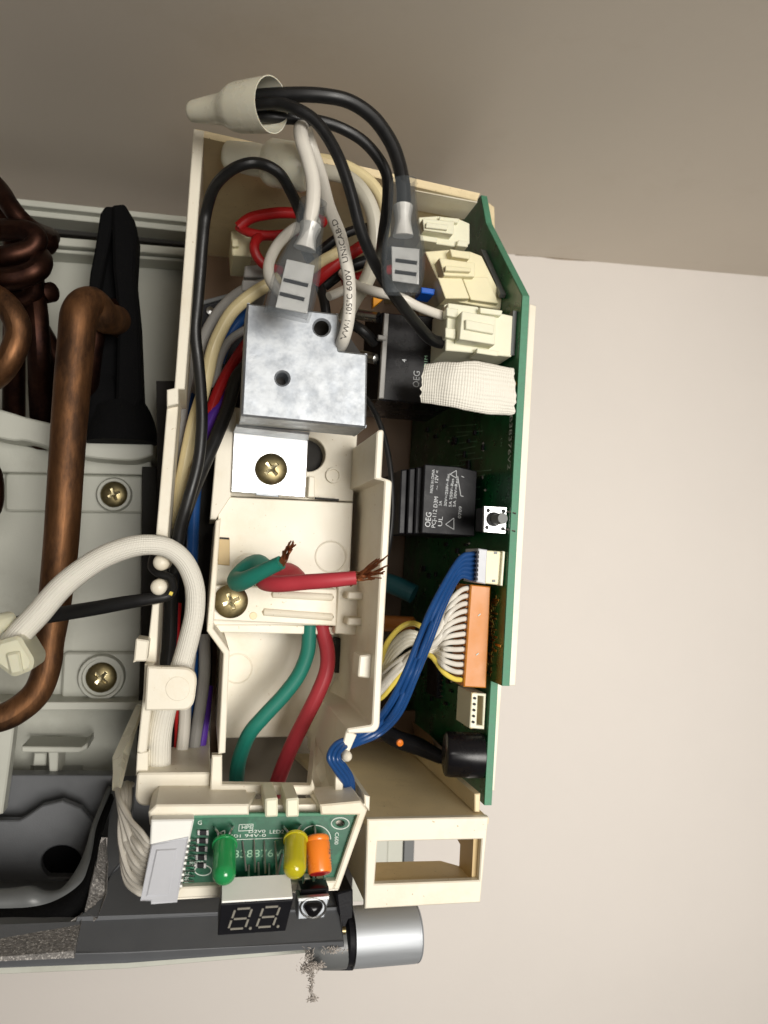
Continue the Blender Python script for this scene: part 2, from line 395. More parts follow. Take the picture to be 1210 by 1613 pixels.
# ================================================================== AIR CONDITIONER BODY (left)
ch = thing('air_conditioner_body', 'dim grey white moulded back of an opened air conditioner left of the control box', 'air conditioner', W(120, 900, 47))
obj('back_panel', pl([(-160, 395), (318, 418), (318, 1260), (-160, 1260)], 50.0, 1.0), chassis_m, ch)
obj('mounting_rail', pl([(-160, 290), (15, 311), (294, 341), (294, 350), (-160, 303)], 47.2, 3.0), chassis_m, ch)
obj('mounting_rail', pl([(-160, 304), (294, 351), (294, 365), (-160, 318)], 47.8, 2.5), chassis_m, ch)
obj('rail_groove', pl([(-160, 316), (312, 365), (312, 388), (-160, 345)], 49.4, 1.0), dark_ins, ch)
obj('mounting_rail', pl([(-160, 352), (312, 392), (312, 404), (-160, 366)], 48.0, 1.8), chassis_m, ch)
obj('mounting_rail', pl([(-160, 373), (312, 409), (312, 414), (-160, 379)], 48.4, 1.5), chassis_m, ch)
obj('lower_panel', pl([(-160, 735), (0, 740), (240, 744), (240, 812), (226, 812), (222, 1112), (-160, 1112)], 47.5, 1.5, .001, r=6), chassis_m, ch)
obj('raised_pad', pl([(8, 745), (238, 750), (236, 808), (8, 805)], 46.8, 1.0, .001, r=8), chassis_m, ch)
obj('raised_pad', pl([(100, 1028), (232, 1028), (226, 1108), (96, 1110)], 46.8, 1.0, .001, r=8), chassis_m, ch)
# curved shelf
top = cr([(-160, 600), (0, 645), (40, 657), (82, 667), (140, 681), (200, 684), (241, 690)], 6)
bot = cr([(241, 716), (225, 722), (200, 725), (140, 720), (82, 706), (40, 694), (0, 690), (-160, 650)], 6)
obj('curved_shelf', pl([(a, b) for a, b in top]+[(a, b) for a, b in bot], 44.0, 6.0, .0008), chassis_m, ch)
obj('shelf_underside', pl([(-160, 665), (0, 695), (140, 722), (236, 722), (240, 748), (-160, 740)], 46.2, 3.5), chassis_m, ch)
for (x, y, rb, r, t) in ((180, 779, 26, 19, .5), (160, 1067, 34, 22, .9)):
    c = W(x, y, 46.4)
    obj('screw_boss', lathe(c, (0, -1, 0), [(-.01, mm(rb, 46)), (0, mm(rb, 46)), (.002, mm(rb-2, 46)), (.002, mm(rb-6, 46)), (-.0005, mm(rb-7, 46)), (-.0005, 0)]), chassis_m, ch)
    screw(ch, x, y, 46.4, r, t)
obj('lower_shelf', pl([(-160, 1106), (228, 1106), (228, 1118), (-160, 1120)], 45.0, 5.0), chassis_m, ch)
obj('lower_panel', pl([(-160, 1116), (226, 1116), (222, 1226), (130, 1226), (130, 1206), (48, 1206), (48, 1226), (-160, 1226)], 49.0, 1.0), chassis_m, ch)
obj('latch_bar', pl([(34, 1176), (128, 1177), (138, 1170), (138, 1180), (124, 1186), (34, 1185)], 45.5, 2.5, .0005), chassis_m, ch)
obj('latch_stem', pl([(76, 1184), (92, 1184), (90, 1222), (78, 1222)], 45.8, 2.5, .0005), chassis_m, ch)
obj('latch_tooth', pl([(54, 1186), (74, 1186), (72, 1206), (52, 1206)], 47, 1.5, .0005), chassis_m, ch)
obj('corner_gusset', pl([(-60, 1140), (22, 1145), (18, 1180), (4, 1282), (-60, 1300)], 43, 1.0, .0008), chassis_m, ch)
obj('end_plate', pl([(224, 735), (246, 735), (250, 850), (232, 1220), (214, 1220), (222, 1000)], 45.5, 4.5), dark_ins, ch)
# grey rear uprights seen through the sensor housing window
for (x0, x1, m_) in ((560, 592, chassis_m), (592, 614, chassis_m), (614, 638, chassis_m), (640, 656, rim_m)):
    obj('rear_upright', pl([(x0, 1230), (x1, 1230), (x1-6, 1420), (x0-6, 1420)], 50+(x0-560)*.02, 2), m_, ch)

# black insulation wrap
fo = thing('foam_wrap', 'black foam insulation wrapped upright behind the tall copper pipe', 'insulation', W(190, 650, 44))
obj('foam_flap', pl([(158, 336), (166, 324), (180, 325), (176, 360), (156, 455), (138, 470), (142, 430), (150, 390)], 42.6, 1.6, .001, r=4), blackfoam, fo)
obj('foam_flap', pl([(176, 322), (196, 320), (212, 346), (216, 360), (212, 430), (219, 500), (224, 626), (212, 650), (182, 645), (186, 500), (178, 420)], 42.4, 2.4, .0015, r=5), blackfoam, fo)
obj('foam_core', pl([(164, 330), (192, 328), (204, 640), (150, 640), (144, 470)], 43.6, 1.5, .001), blackfoam, fo)
obj('foam_collar', tb([(186, 636, 43.6, 36), (190, 655, 43.6, 44), (192, 676, 43.6, 50), (192, 698, 43.6, 52)], 40, 20, 5), blackfoam, fo)
obj('foam_collar', tb([(160, 600, 44.2, 26), (164, 640, 44, 34), (166, 690, 44, 38)], 40, 20, 5), blackfoam, fo)

# copper pipes
cp = 'copper refrigerant pipes of the opened unit'
wire('copper_pipe', 'tall bright copper pipe standing upright with hooked top and curved foot', 'pipe',
     [(196, 520, 45.0, 21), (184, 505, 42.6, 22), (166, 500, 40.5, 24), (144, 478, 39.6, 25), (126, 492, 39.0, 27), (120, 540, 39.0, 27), (113, 620, 39.0, 26.5), (105, 727, 39.0, 25.5), (96, 860, 39.0, 25), (85, 960, 39.0, 23), (78, 1010, 39.0, 21), (74, 1050, 39.0, 20), (60, 1088, 39.0, 20), (34, 1114, 39.0, 20), (0, 1131, 39.0, 20), (-60, 1140, 39, 20)], 25, copper, cp, sides=24, n=8)
wire('copper_pipe', 'copper pipe stub behind the hooked top of the tall pipe, against black foam', 'pipe', [(200, 505, 44.0), (176, 488, 42.8), (150, 520, 42.0), (138, 600, 43), (134, 660, 45), (132, 720, 47)], 17, copper_d, cp, sides=18)
wire('copper_pipe', 'topmost dark copper pipe sloping down from the left edge of the photo', 'pipe', [(-30, 268, 42), (0, 300, 41.5), (14, 322, 41), (32, 345, 41), (52, 362, 42), (80, 374, 45)], 14, copper_d, cp, sides=16)
wire('copper_pipe', 'dark copper return bend opening left, right below the topmost sloping pipe', 'pipe', [(-40, 366, 42), (10, 362, 41), (42, 364, 40.4), (58, 377, 40.2), (46, 394, 40.2), (10, 404, 40.2), (-40, 414, 41)], 16, copper_d, cp, sides=16)
wire('copper_pipe', 'dark copper return bend with pale highlight below the first bend', 'pipe', [(-40, 444, 41), (0, 440, 40), (34, 436, 39.8), (60, 424, 39.8), (64, 408, 40.6), (48, 396, 42)], 17, copper_d, cp, sides=16)
wire('copper_pipe', 'short black copper elbow end poking right of the upper bends', 'pipe', [(30, 372, 43.5), (62, 378, 43), (84, 386, 42.8)], 15, copper_d, cp, sides=16, dome=True)
wire('copper_pipe', 'short reddish copper elbow end below the pale highlight bend', 'pipe', [(36, 458, 43.5), (66, 462, 43), (82, 460, 42.6)], 15, copper_d, cp, sides=16, dome=True)
wire('copper_pipe', 'wide mottled copper bend at the left edge beside the tall pipe', 'pipe', [(-40, 455, 40), (-4, 470, 39.2), (20, 494, 38.8), (29, 524, 38.8), (18, 560, 38.8), (-4, 590, 39.2), (-40, 610, 40)], 19, copper, cp, sides=20)
wire('copper_pipe', 'dark upright copper pipe between the mottled bend and the tall pipe', 'pipe', [(50, 430, 43), (58, 500, 42.6), (62, 560, 43), (64, 620, 44.6), (68, 700, 46.5)], 17, copper_d, cp, sides=16)
wire('copper_pipe', 'dark slanting copper pipe tucked behind the tall pipe', 'pipe', [(66, 520, 44.4), (82, 550, 44), (94, 590, 44.4), (98, 700, 47)], 13, copper_d, cp, sides=16)
wire('copper_pipe', 'dark copper return bend lowest of the stack, behind the mottled bend', 'pipe', [(-40, 416, 43), (10, 420, 42), (50, 440, 42), (44, 470, 42.4), (-10, 476, 42.8), (-40, 478, 43)], 15, copper_d, cp, sides=16)
wire('copper_pipe', 'dark copper tube behind the upper return bends at the left edge', 'pipe', [(-30, 330, 43.4), (6, 345, 43.2), (22, 380, 43), (24, 430, 43), (22, 560, 44), (22, 690, 47)], 16, copper_d, cp, sides=16)
wire('copper_pipe', 'brown pipe bend just entering the photo at the left edge, mid height', 'pipe', [(-40, 720, 40), (-14, 740, 40), (-8, 775, 40), (-14, 805, 40), (-40, 825, 40)], 13, copper_d, cp, sides=16)

# ================================================================== DARK GREY LOWER HOUSING
lh = thing('lower_housing', 'dark grey lower casing with drain well and foam strips at the bottom left', 'casing', W(250, 1480, 36))
def P3(L_): return [W(a, b, c) for a, b, c in L_]
obj('front_band', slab(P3([(-160, 1508, 34.0), (200, 1501, 34.0), (542, 1483, 34.0), (542, 1492, 34.4), (200, 1518, 34.4), (-160, 1532, 34.4)]), (0, .03, 0), .0003), darkgrey, lh)
obj('sloped_face', slab(P3([(-160, 1462, 35.5), (200, 1448, 35.5), (535, 1428, 35.5), (542, 1483, 34.0), (200, 1501, 34.0), (-160, 1508, 34.0)]), (0, .02, -.0005), .0002), darkgrey, lh)
obj('upper_face', slab(P3([(192, 1330, 40.5), (560, 1330, 40.5), (552, 1432, 35.6), (535, 1428, 35.5), (200, 1448, 35.5), (120, 1452, 35.5), (150, 1430, 36.2), (172, 1388, 38)]), (0, .01, -.006), .0002), darkgrey, lh)
obj('lower_lip', pl([(-160, 1530), (200, 1516), (540, 1490), (500, 1500), (200, 1526), (-160, 1542)], 37, 4, .0003), chassis_m, lh)
obj('well_floor', slab(P3([(-160, 1462, 37.6), (150, 1440, 37.6), (170, 1386, 43.4), (-160, 1386, 43.4)]), (0, .004, -.01), 0), darkgrey, lh)
obj('well_back', pl([(-160, 1221), (182, 1221), (182, 1320), (-160, 1320)], 45.0, 1.0, .0005), darkgrey, lh)
arc = [(150, 1300), (128, 1272), (98, 1262), (66, 1270), (40, 1290), (30, 1296), (-160, 1296)]
obj('well_step', pl([(-160, 1440)]+[(150, 1440), (150, 1300), (128, 1274), (98, 1262), (66, 1270), (40, 1288), (30, 1293), (-160, 1293)], 43.2, .6, .0006, holes=[[(97+33*math.cos(a), 1360+min(22, 28*math.sin(a))) for a in [2*math.pi*i/28 for i in range(28)]]]), darkgrey, lh)
obj('drain_hole', lathe(W(97, 1360, 43.8), (0, 1, 0), [(0, mm(38, 44)), (.02, mm(38, 44)), (.02, 0)]), blackfoam, lh)
# curved rim wall (swept strip)
def strip(P, n=8):
    """wall between two px rails (x,y,Y) pairs"""
    A = cr([a for a, b in P], n); B = cr([b for a, b in P], n)
    A = [W(*p) for p in A]; B = [W(*p) for p in B]; vs, fs = [], []
    k = len(A); back = V((0, .004, -.001))
    for a, b in zip(A, B): vs += [a, b, b+back, a+back]
    for i in range(k-1):
        for j in range(4): fs.append((i*4+j, i*4+(j+1) % 4, (i+1)*4+(j+1) % 4, (i+1)*4+j))
    fs += [(0, 1, 2, 3), ((k-1)*4, (k-1)*4+1, (k-1)*4+2, (k-1)*4+3)]
    return (vs, fs, None, True)
obj('well_rim', strip([((-160, 1402, 37.5), (-160, 1432, 36.6)), ((0, 1401, 37.5), (0, 1431, 36.6)), ((46, 1397, 37.5), (58, 1427, 36.6)), ((76, 1404, 37.6), (96, 1414, 36.9)), ((98, 1398, 37.8), (128, 1390, 37.2)), ((122, 1366, 38.6), (140, 1362, 38.0)), ((136, 1332, 39.6), (146, 1338, 39.2)), ((146, 1296, 41), (153, 1300, 40.8)), ((170, 1238, 44), (176, 1240, 44))]), rim_m, lh, smooth='all')
obj('foam_band', strip([((-160, 1432, 36.6), (-160, 1484, 35.2)), ((0, 1431, 36.6), (0, 1481, 35.2)), ((58, 1427, 36.6), (60, 1475, 35.2)), ((96, 1414, 36.9), (106, 1458, 35.6)), ((128, 1390, 37.2), (132, 1434, 36.2)), ((140, 1362, 38.0), (148, 1376, 37.4)), ((146, 1338, 39.2), (156, 1330, 39)), ((153, 1300, 40.8), (166, 1296, 40.8)), ((174, 1250, 43.6), (182, 1252, 43.6))]), blackfoam, lh, smooth='all')
obj('foam_strip', slab(P3([(-160, 1484, 35.1), (0, 1479, 35.1), (62, 1473, 35.2), (106, 1456, 35.5), (130, 1436, 35.8), (128, 1452, 35.3), (117, 1508, 33.8), (0, 1513, 33.8), (-160, 1518, 33.8)]), (0, .002, -.001), .0003), greyfoam, lh)
obj('foam_strip', slab(P3([(134, 1434, 35.8), (154, 1446, 35.3), (168, 1408, 36.6), (170, 1360, 38.4), (166, 1320, 39.8), (156, 1330, 39.0), (148, 1376, 37.2), (140, 1410, 36.4)]), (0, .003, -.001), .0004), greyfoam, lh)
obj('motor_bracket', pl([(530, 1408), (556, 1400), (558, 1530), (512, 1530), (514, 1496), (540, 1486)], 35.2, 3, .0006, r=4), blk_pl, lh)
obj('dark_backing', pl([(150, 1226), (345, 1226), (330, 1420), (190, 1420)], 45.5, .5, 0), darkgrey, lh)  # dark backing added to close a bright leak behind the well
obj('side_cheek', slab(P3([(176, 1224, 45), (214, 1224, 45), (205, 1345, 39.5), (110, 1452, 35.7), (130, 1436, 36.2), (168, 1340, 40)]), (0, .004, -.006), .0004), darkgrey, lh)

# louvre motor
mo = thing('louvre_motor', 'silver cylindrical motor can at the lower right end of the dark grey casing', 'motor', W(605, 1472, 35.5))
Ym = 35.6; c0 = W(553, 1476, Ym); rM = mm(44, Ym); LM = mm(106, Ym)
obj('motor_can', lathe(c0, (1, 0.02, .02), [(0, rM), (LM*.93, rM), (LM*.955, rM*.992), (LM*.96, rM*.97), (LM*.975, rM*.97), (LM*.98, rM*.995), (LM, rM*.96), (LM, rM*.8), (LM*.985, rM*.78), (LM*.985, 0)], 40), alu, mo)
obj('mounting_flange', lathe(W(541, 1478, Ym), (1, .02, .02), [(0, mm(30, Ym)), (.001, mm(38, Ym)), (.0036, mm(40, Ym)), (.005, mm(36, Ym))], 32), blk_pl, mo)
obj('bushing', lathe(W(536, 1466, 34.8), (1, 0, 0), [(-.003, mm(6, 35)), (.0022, mm(6, 35)), (.0022, 0)], 16), brass, mo)
obj('shaft_cover', lathe(W(506, 1490, 35.6), (1, .1, .05), [(-mm(24, 36), mm(8, 36)), (-mm(18, 36), mm(24, 36)), (0, mm(33, 36)), (mm(26, 36), mm(36, 36)), (mm(34, 36), mm(36, 36))], 28), rim_m, mo)
# lint
ln = []
def fibre(x, y, Yl, L_, r_):
    a = rs.random()*6.28; e = .35
    ln.append(tb([(x, y, Yl), (x+L_*.5*math.cos(a)+rs.gauss(0, e), y+L_*.5*math.sin(a)+rs.gauss(0, e), Yl-.04), (x+L_*math.cos(a), y+L_*math.sin(a), Yl+rs.gauss(0, .05))], r_, 4, 2))
for (cx_, cy_, sx_, sy_, n_) in ((489, 1525, 7, 3.0, 190), (480, 1527, 3.5, 2.5, 60), (491, 1522, 4, 2.5, 90), (491, 1540, 1.6, 6, 60), (490, 1556, 1.3, 5, 40), (492, 1573, 3.2, 2.6, 70), (500, 1520, 9, 3, 70), (486, 1508, 4, 7, 60), (525, 1496, 9, 2.5, 60)):
    for i in range(n_): fibre(cx_+rs.gauss(0, sx_), cy_+rs.gauss(0, sy_), 34.3+rs.gauss(0, .12), 2+rs.random()*4, .35+rs.random()*.45)
obj('dust_lint', join(*ln), lint_m, None, 'grey clump of dust lint dangling below the silver motor', 'lint', kind=None)

# ================================================================== CONTROL BOX
cb = thing('control_box', 'opened cream plastic control box holding the wiring and the green circuit board', 'control box', W(480, 1000, 40))
obj('left_wall', pl([(305, 202), (322, 206), (291, 613), (281, 613), (281, 636), (263, 640), (263, 614), (275, 611)], 34.0, 13.5, .0004), cream, cb)
obj('left_wall', pl([(263, 642), (281, 638), (264, 846), (246, 842)], 34.6, 12.0, .0004), cream, cb)
obj('top_wall', slab(P3([(308, 202, 34.0), (757, 304, 36.2), (752, 316, 36.2), (322, 216, 34.0)]), (0, .18, 0), .0004), cream_old, cb)
obj('top_lip', slab(P3([(654, 287, 36.0), (754, 309, 36.3), (752, 319, 36.3), (654, 300, 36.0)]), (0, .02, 0), .0004), cream, cb)
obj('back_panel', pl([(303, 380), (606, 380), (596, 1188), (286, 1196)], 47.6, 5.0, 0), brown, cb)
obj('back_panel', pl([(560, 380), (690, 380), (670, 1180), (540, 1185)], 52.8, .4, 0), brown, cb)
Xp = W(834, 470, 33.6).x
# right wall behind the board
def PX(px, py): return WX(px, py, Xp)
def rb(px, py, Y=34.3): return W(px, py, Y)
obj('right_wall', slab(P3([(834, 478, 34.2), (845, 482, 34.2), (812, 1080, 34.2), (800, 1080, 34.2)]), (0, .19, 0), .0003), cream, cb)
obj('right_wall', slab(P3([(778, 1076, 35.8), (791, 1076, 35.8), (779, 1246, 35.8), (766, 1244, 35.8)]), (0, .17, 0), .0003), cream, cb)
obj('right_wall_top', slab(P3([(766, 316, 42), (779, 326, 42), (780, 364, 42), (767, 354, 42)]), (0, .10, 0), .0003), cream_old, cb)
obj('inner_fin', slab(P3([(734, 312, 37.2), (739, 313, 37.2), (739, 328, 37.2), (734, 330, 37.2)]), (0, .05, 0), .0002), cream_old, cb)
# cable pegs, tabs and clip on the left edge
for (x, y) in ((254, 886), (250, 925)):
    c = W(x, y, 33.6); r = mm(12.5, 33.6)
    obj('cable_peg', lathe(c, (0, 1, 0), [(-r*.62, 0), (-r*.58, r*.35), (-r*.42, r*.7), (-r*.1, r*.95), (.002, r), (.06, r*.95)], 24), cream, cb)
obj('left_wall', pl([(240, 952), (251, 950), (246, 1044), (229, 1052)], 34.6, 11, .0004), cream, cb)
obj('snap_tab', pl([(214, 1006), (235, 1009), (231, 1042), (214, 1042), (209, 1045), (211, 1038)], 33.4, 1.6, .0006, r=3), cream, cb)
obj('cable_clip', pl([(232, 1050), (300, 1052, 14), (311, 1066, 12), (306, 1108, 12), (296, 1119, 8), (228, 1120)], 32.6, .5, .0007, r=3), cream, cb)
obj('clip_mark', pl(circ(280, 1085, 21, 28), 32.58, .2, .0006), cream, cb)
obj('left_wall', pl([(228, 1046), (243, 1046), (238, 1120), (231, 1184), (222, 1188), (216, 1184), (226, 1090)], 33.8, 12, .0005), cream, cb)
obj('left_wall', pl([(216, 1186), (234, 1184), (233, 1222), (214, 1222)], 34.6, 11, .0004), cream, cb)
obj('lower_shelf', pl([(216, 1218, 5), (332, 1217), (332, 1264), (222, 1270, 9), (213, 1260, 9)], 34.2, 9, .0007, r=2), cream, cb)
# centre tray: side walls are edge strips carried back
obj('tray_left_wall', pl([(340, 820), (348, 816), (336, 990), (362, 1026), (355, 1186), (344, 1188), (352, 1030), (326, 994)], 33.6, 9.6, .0004), cream, cb)
obj('tray_left_wall', pl([(346, 648), (372, 648), (364, 782), (340, 818), (331, 818)], 37.6, 5.5, .0004), cream, cb)
obj('tray_bottom_wall', pl([(334, 1190), (350, 1190), (350, 1236), (489, 1238), (492, 1228), (496, 1240), (494, 1253), (331, 1252)], 33.6, .5, .0005), cream, cb)
obj('tray_right_wall', pl([(594, 678, 5), (605, 676, 6), (601, 752), (611, 755, 4), (618, 758, 5), (604, 1008), (598, 1146, 7), (590, 1154, 5), (548, 1156), (546, 1148, 4), (586, 1142, 4), (593, 1004), (606, 758, 2), (590, 754, 1)], 33.2, 10.4, .0006, r=2), cream, cb)
obj('tray_right_foot', slab(P3([(546, 1150, 33.3), (562, 1158, 33.3), (536, 1218, 33.4), (541, 1226, 33.4), (540, 1256, 33.4), (528, 1256, 33.4), (528, 1216, 33.4)]), (0, .09, 0), .0004), cream, cb)
obj('tray_right_foot_peg', lathe(W(547, 1192, 33.0), (0, 1, 0), [(-.002, 0), (-.0014, mm(5, 33)), (0, mm(8, 33)), (.03, mm(8, 33))], 16), cream, cb)
# tray floors
obj('tray_floor', pl([(345, 782), (556, 792), (548, 985), (334, 985), (342, 860)], 38.2, 1.2, .0004), cream, cb)
obj('tray_floor', pl([(346, 640), (565, 655), (556, 790), (345, 781)], 38.9, 1.0, .0004, holes=[circ(486, 716, 27, 32), circ(525, 749, 9, 20)]), cream, cb)
obj('cable_hole', lathe(W(486, 716, 39.85), (0, 1, 0), [(0, mm(30, 40)), (.03, mm(30, 40)), (.03, 0)], 32), dark_ins, cb)
obj('boss', lathe(W(525, 749, 38.8), (0, 1, 0), [(.012, mm(8.6, 39)), (0, mm(9, 39)), (-.0012, mm(9.6, 39)), (-.0012, mm(12, 39)), (0, mm(12.6, 39))], 24), cream, cb)
obj('boss_floor', lathe(W(525, 749, 40.0), (0, 1, 0), [(0, mm(10, 39)), (.001, 0)], 20), tan, cb)
obj('floor_slit', pl([(497, 783), (534, 786), (534, 789), (497, 786)], 38.15, .3, 0), dark_ins, cb)
obj('floor_rib', pl([(487, 750), (496, 751), (496, 784), (485, 783)], 38.4, .6, .0004), cream, cb)
for (x, y) in ((392, 897), (521, 877)):
    obj('mould_ring', lathe(W(x, y, 38.2), (0, -1, 0), [(0, mm(26, 38)), (.00025, mm(25, 38)), (.00025, mm(24, 38)), (0, mm(23.2, 38))], 36, cap=False), cream, cb)
obj('wall_slot', pl([(345, 846), (362, 847), (362, 891), (343, 889)], 38.0, .4, .0003), tan, cb)
obj('slot_shadow_gap', pl([(346, 846), (361, 847), (361, 850), (346, 849)], 37.95, .2, 0), dark_ins, cb)
# clamp plate with ribs
obj('clamp_plate', pl([(338, 922), (531, 928), (530, 986), (336, 977)], 37.2, .9, .0005), cream, cb)
for (x0, y0, x1, y1) in ((416, 964, 523, 972), (430, 936, 523, 941)):
    obj('clamp_rib', tb([(x0, y0, 37.2), (x1, y1, 37.2)], 6, 10, 3, True), cream, cb)
obj('ejector_mark', lathe(W(399, 970, 37.2), (0, -1, 0), [(0, mm(6, 37)), (.0004, mm(5.4, 37)), (.0004, 0)], 18), cream_w, cb)
obj('step_block', pl([(534, 906), (574, 908), (570, 1002), (528, 998)], 37.8, 3.5, .0005), cream, cb)
for y in (932, 973): obj('step_tooth', pl([(549, y), (577, y+1), (575, y+13), (547, y+12)], 36.6, 2, .0006, r=3), cream, cb)
obj('clamp_underside', pl([(334, 978), (528, 988), (526, 1000), (340, 996)], 38.6, 3, .0004), cream, cb)
obj('recess_floor', pl([(340, 985), (580, 985), (566, 1146), (500, 1160), (352, 1163), (346, 1100)], 42.6, .8, .0006, r=6), cream, cb)
obj('mould_ring', lathe(W(374, 1053, 42.6), (0, -1, 0), [(0, mm(24, 42)), (.00025, mm(23, 42)), (.00025, mm(22, 42)), (0, mm(21.2, 42))], 36, cap=False), cream, cb)
obj('recess_wall', pl([(528, 1006), (560, 1006), (540, 1060), (528, 1060)], 41.8, 2, 0), dark_ins, cb)
obj('recess_ramp', slab(P3([(532, 1062, 42.4), (560, 1056, 39.5), (575, 1150, 36), (520, 1160, 38), (506, 1122, 42.4)]), (0, .02, -.004), .0004), cream, cb)
obj('side_catch', pl([(567, 1033), (590, 1030), (588, 1070), (564, 1066)], 34.0, 1.4, .0006, r=2), cream, cb)
obj('recess_sump', pl([(345, 1160), (540, 1160), (520, 1262), (345, 1262)], 44.5, .8, 0), mat('shaded_inner_wall', (104, 94, 76), .6), cb)  # shade of the tray opening is put into this wall colour
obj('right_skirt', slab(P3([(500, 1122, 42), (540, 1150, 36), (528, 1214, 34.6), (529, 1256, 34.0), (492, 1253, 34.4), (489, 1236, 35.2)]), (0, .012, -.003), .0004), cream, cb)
screw(cb, 364, 947, 37.0, 26, .45)
# lower front lip that carries the display board
obj('board_cradle', pl([(236, 1300), (234, 1280, 10), (246, 1268, 10), (392, 1267), (392, 1284), (248, 1286), (244, 1300)], 31.6, 2.6, .0006), cream, cb)
obj('cradle_back', slab(P3([(240, 1270, 32.4), (572, 1262, 33.0), (576, 1272, 32.6), (532, 1402, 32.2), (270, 1416, 32.2)]), (0, .006, 0), .0004), cream, cb)
obj('cradle_ledge', slab(P3([(246, 1266, 31.9), (392, 1266, 31.9), (392, 1254, 34.0), (250, 1256, 34.0)]), (0, .003, -.003), .0004), cream, cb)
obj('cradle_ledge', slab(P3([(372, 1248, 33.6), (404, 1248, 33.6), (392, 1268, 31.8), (372, 1268, 31.8)]), (0, .003, -.004), .0004), cream, cb)
for x in (418, 451): obj('cradle_peg', pl([(x, 1259), (x+20, 1257), (x+20, 1287), (x, 1288)], 31.2, 2.2, .0007, r=3), ivory, cb)
obj('board_cradle', pl([(504, 1268), (568, 1262, 12), (579, 1276, 8), (534, 1402), (524, 1402), (564, 1284), (506, 1284)], 31.6, 2.4, .0006), cream, cb)
obj('cradle_arm', slab(P3([(485, 1246, 34.0), (503, 1242, 34.0), (522, 1268, 31.8), (504, 1272, 31.8)]), (0, .006, -.004), .0004), cream, cb)
obj('board_cradle', pl([(284, 1398), (530, 1388), (524, 1402), (270, 1416)], 31.5, 1.6, .0005), cream, cb)
obj('back_panel', pl([(556, 1120), (700, 1120), (690, 1204), (530, 1204)], 47.4, .4, 0), brown, cb)  # brown sheet added over the pale rear to keep it dark
obj('dark_gap_fill', pl([(680, 1160), (744, 1222), (746, 1250), (690, 1216)], 40.5, 4, .0003), brown, cb)  # dark filler added where the bright wall showed through below the board
obj('skirt_corner', pl([(574, 1252), (583, 1255), (582, 1278), (575, 1270)], 33.0, 8, .0004), cream, cb)
# sensor housing with window
obj('housing_front', pl([(579, 1291), (770, 1287), (757, 1422), (575, 1432)], 33.0, .35, .0005, holes=[[(595, 1326), (759, 1322), (755, 1387), (590, 1393)]]), cream, cb)
q = [W(579, 1291, 33.05), W(770, 1287, 33.05)]
obj('housing_top', slab([q[0], q[1], q[1]+V((0, .198, .0)), q[0]+V((-.03, .198, 0))], (0, 0, -.0028), .0004), cream_old, cb)
q = [W(588, 1395, 33.2), W(757, 1390, 33.2)]
obj('housing_bottom', slab([q[0], q[1], q[1]+V((0, .016, 0)), q[1]+V((-.010, .026, 0)), q[0]+V((0, .026, 0))], (0, 0, -.003), .0003), cream_old, cb)
rw = [W(766, 1290, 33.3), W(755, 1421, 33.3)]
xz = max(rw[0].x, rw[1].x)
obj('housing_side', slab([V((xz-.002, .334, rw[1].z)), V((xz-.002, .351, rw[1].z)), V((xz-.002, .351, rw[1].z+.018)), V((xz-.002, .386, rw[0].z-.010)), V((xz-.002, .386, rw[0].z-.001)), V((xz-.002, .334, rw[0].z-.001))], (-.003, 0, 0), .0003), tan, cb)
lw = [W(581, 1293, 33.3), W(578, 1430, 33.3)]
obj('housing_side', slab([V((lw[1].x, .334, lw[1].z)), V((lw[1].x, .42, lw[1].z)), V((lw[0].x, .42, lw[0].z)), V((lw[0].x, .334, lw[0].z))], (.003, 0, 0), .0003), cream_old, cb)
obj('housing_fin', pl([(748, 1251), (757, 1250), (756, 1280), (748, 1279)], 33.6, 11.5, .0004), cream_old, cb)
for i in range(0):
    x, y = (622+rs.gauss(0, 14), 1258+rs.gauss(0, 8)); 
    obj('plastic_shaving', tb([(x, y, 35.2), (x+rs.gauss(0, 4), y-3, 35.1), (x+rs.gauss(0, 6), y-rs.random()*7, 35.2)], .55, 5, 3), cream, cb)

# ================================================================== METAL COVER
mc = thing('metal_cover', 'galvanised steel cover box with two holes and a screwed tab on the cream tray', 'metal bracket', W(480, 660, 33))
Yb = 32.0
outl = [(389, 477), (534, 494), (534, 552), (579, 557), (577, 674), (380, 655)]
obj('cover_face', pl([(389, 477, 3), (534, 494, 4), (534, 552, 1), (579, 557, 4), (577, 674, 4), (380, 655, 4)], Yb, .12, .0008, holes=[circ(507, 516, 12, 28), circ(445, 596, 10, 28)], r=2), zinc, mc)
lips = []
for i in range(len(outl)):
    a, b = outl[i], outl[(i+1) % len(outl)]
    if i == 0 or i == 2: continue
    A, B = W(*a, Yb+.1), W(*b, Yb+.1); c = sum((W(*p, Yb) for p in outl), V())/6
    d = (B-A).normalized(); nn = V((d.z, 0, -d.x)); nn = nn if nn.dot(c-A) > 0 else -nn
    lips.append(slab([A+nn*.0002, B+nn*.0002, B+nn*.0012, A+nn*.0012], (0, .024, 0), 0))
obj('cover_side', join(*lips), zinc, mc)
obj('punched_hole', lathe(W(445, 596, Yb), (0, 1, 0), [(0, mm(15, Yb)), (.0012, mm(11, Yb)), (.004, mm(9.8, Yb)), (.012, mm(9, Yb))], 28, cap=False), zinc, mc)
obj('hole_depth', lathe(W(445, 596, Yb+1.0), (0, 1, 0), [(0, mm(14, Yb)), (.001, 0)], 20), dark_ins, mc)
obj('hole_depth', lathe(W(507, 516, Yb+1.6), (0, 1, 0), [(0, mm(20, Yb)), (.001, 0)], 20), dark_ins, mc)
obj('inner_plate', pl([(395, 488), (530, 500), (572, 562), (570, 660), (388, 644)], Yb+2.2, .1, 0), dark_ins, mc)
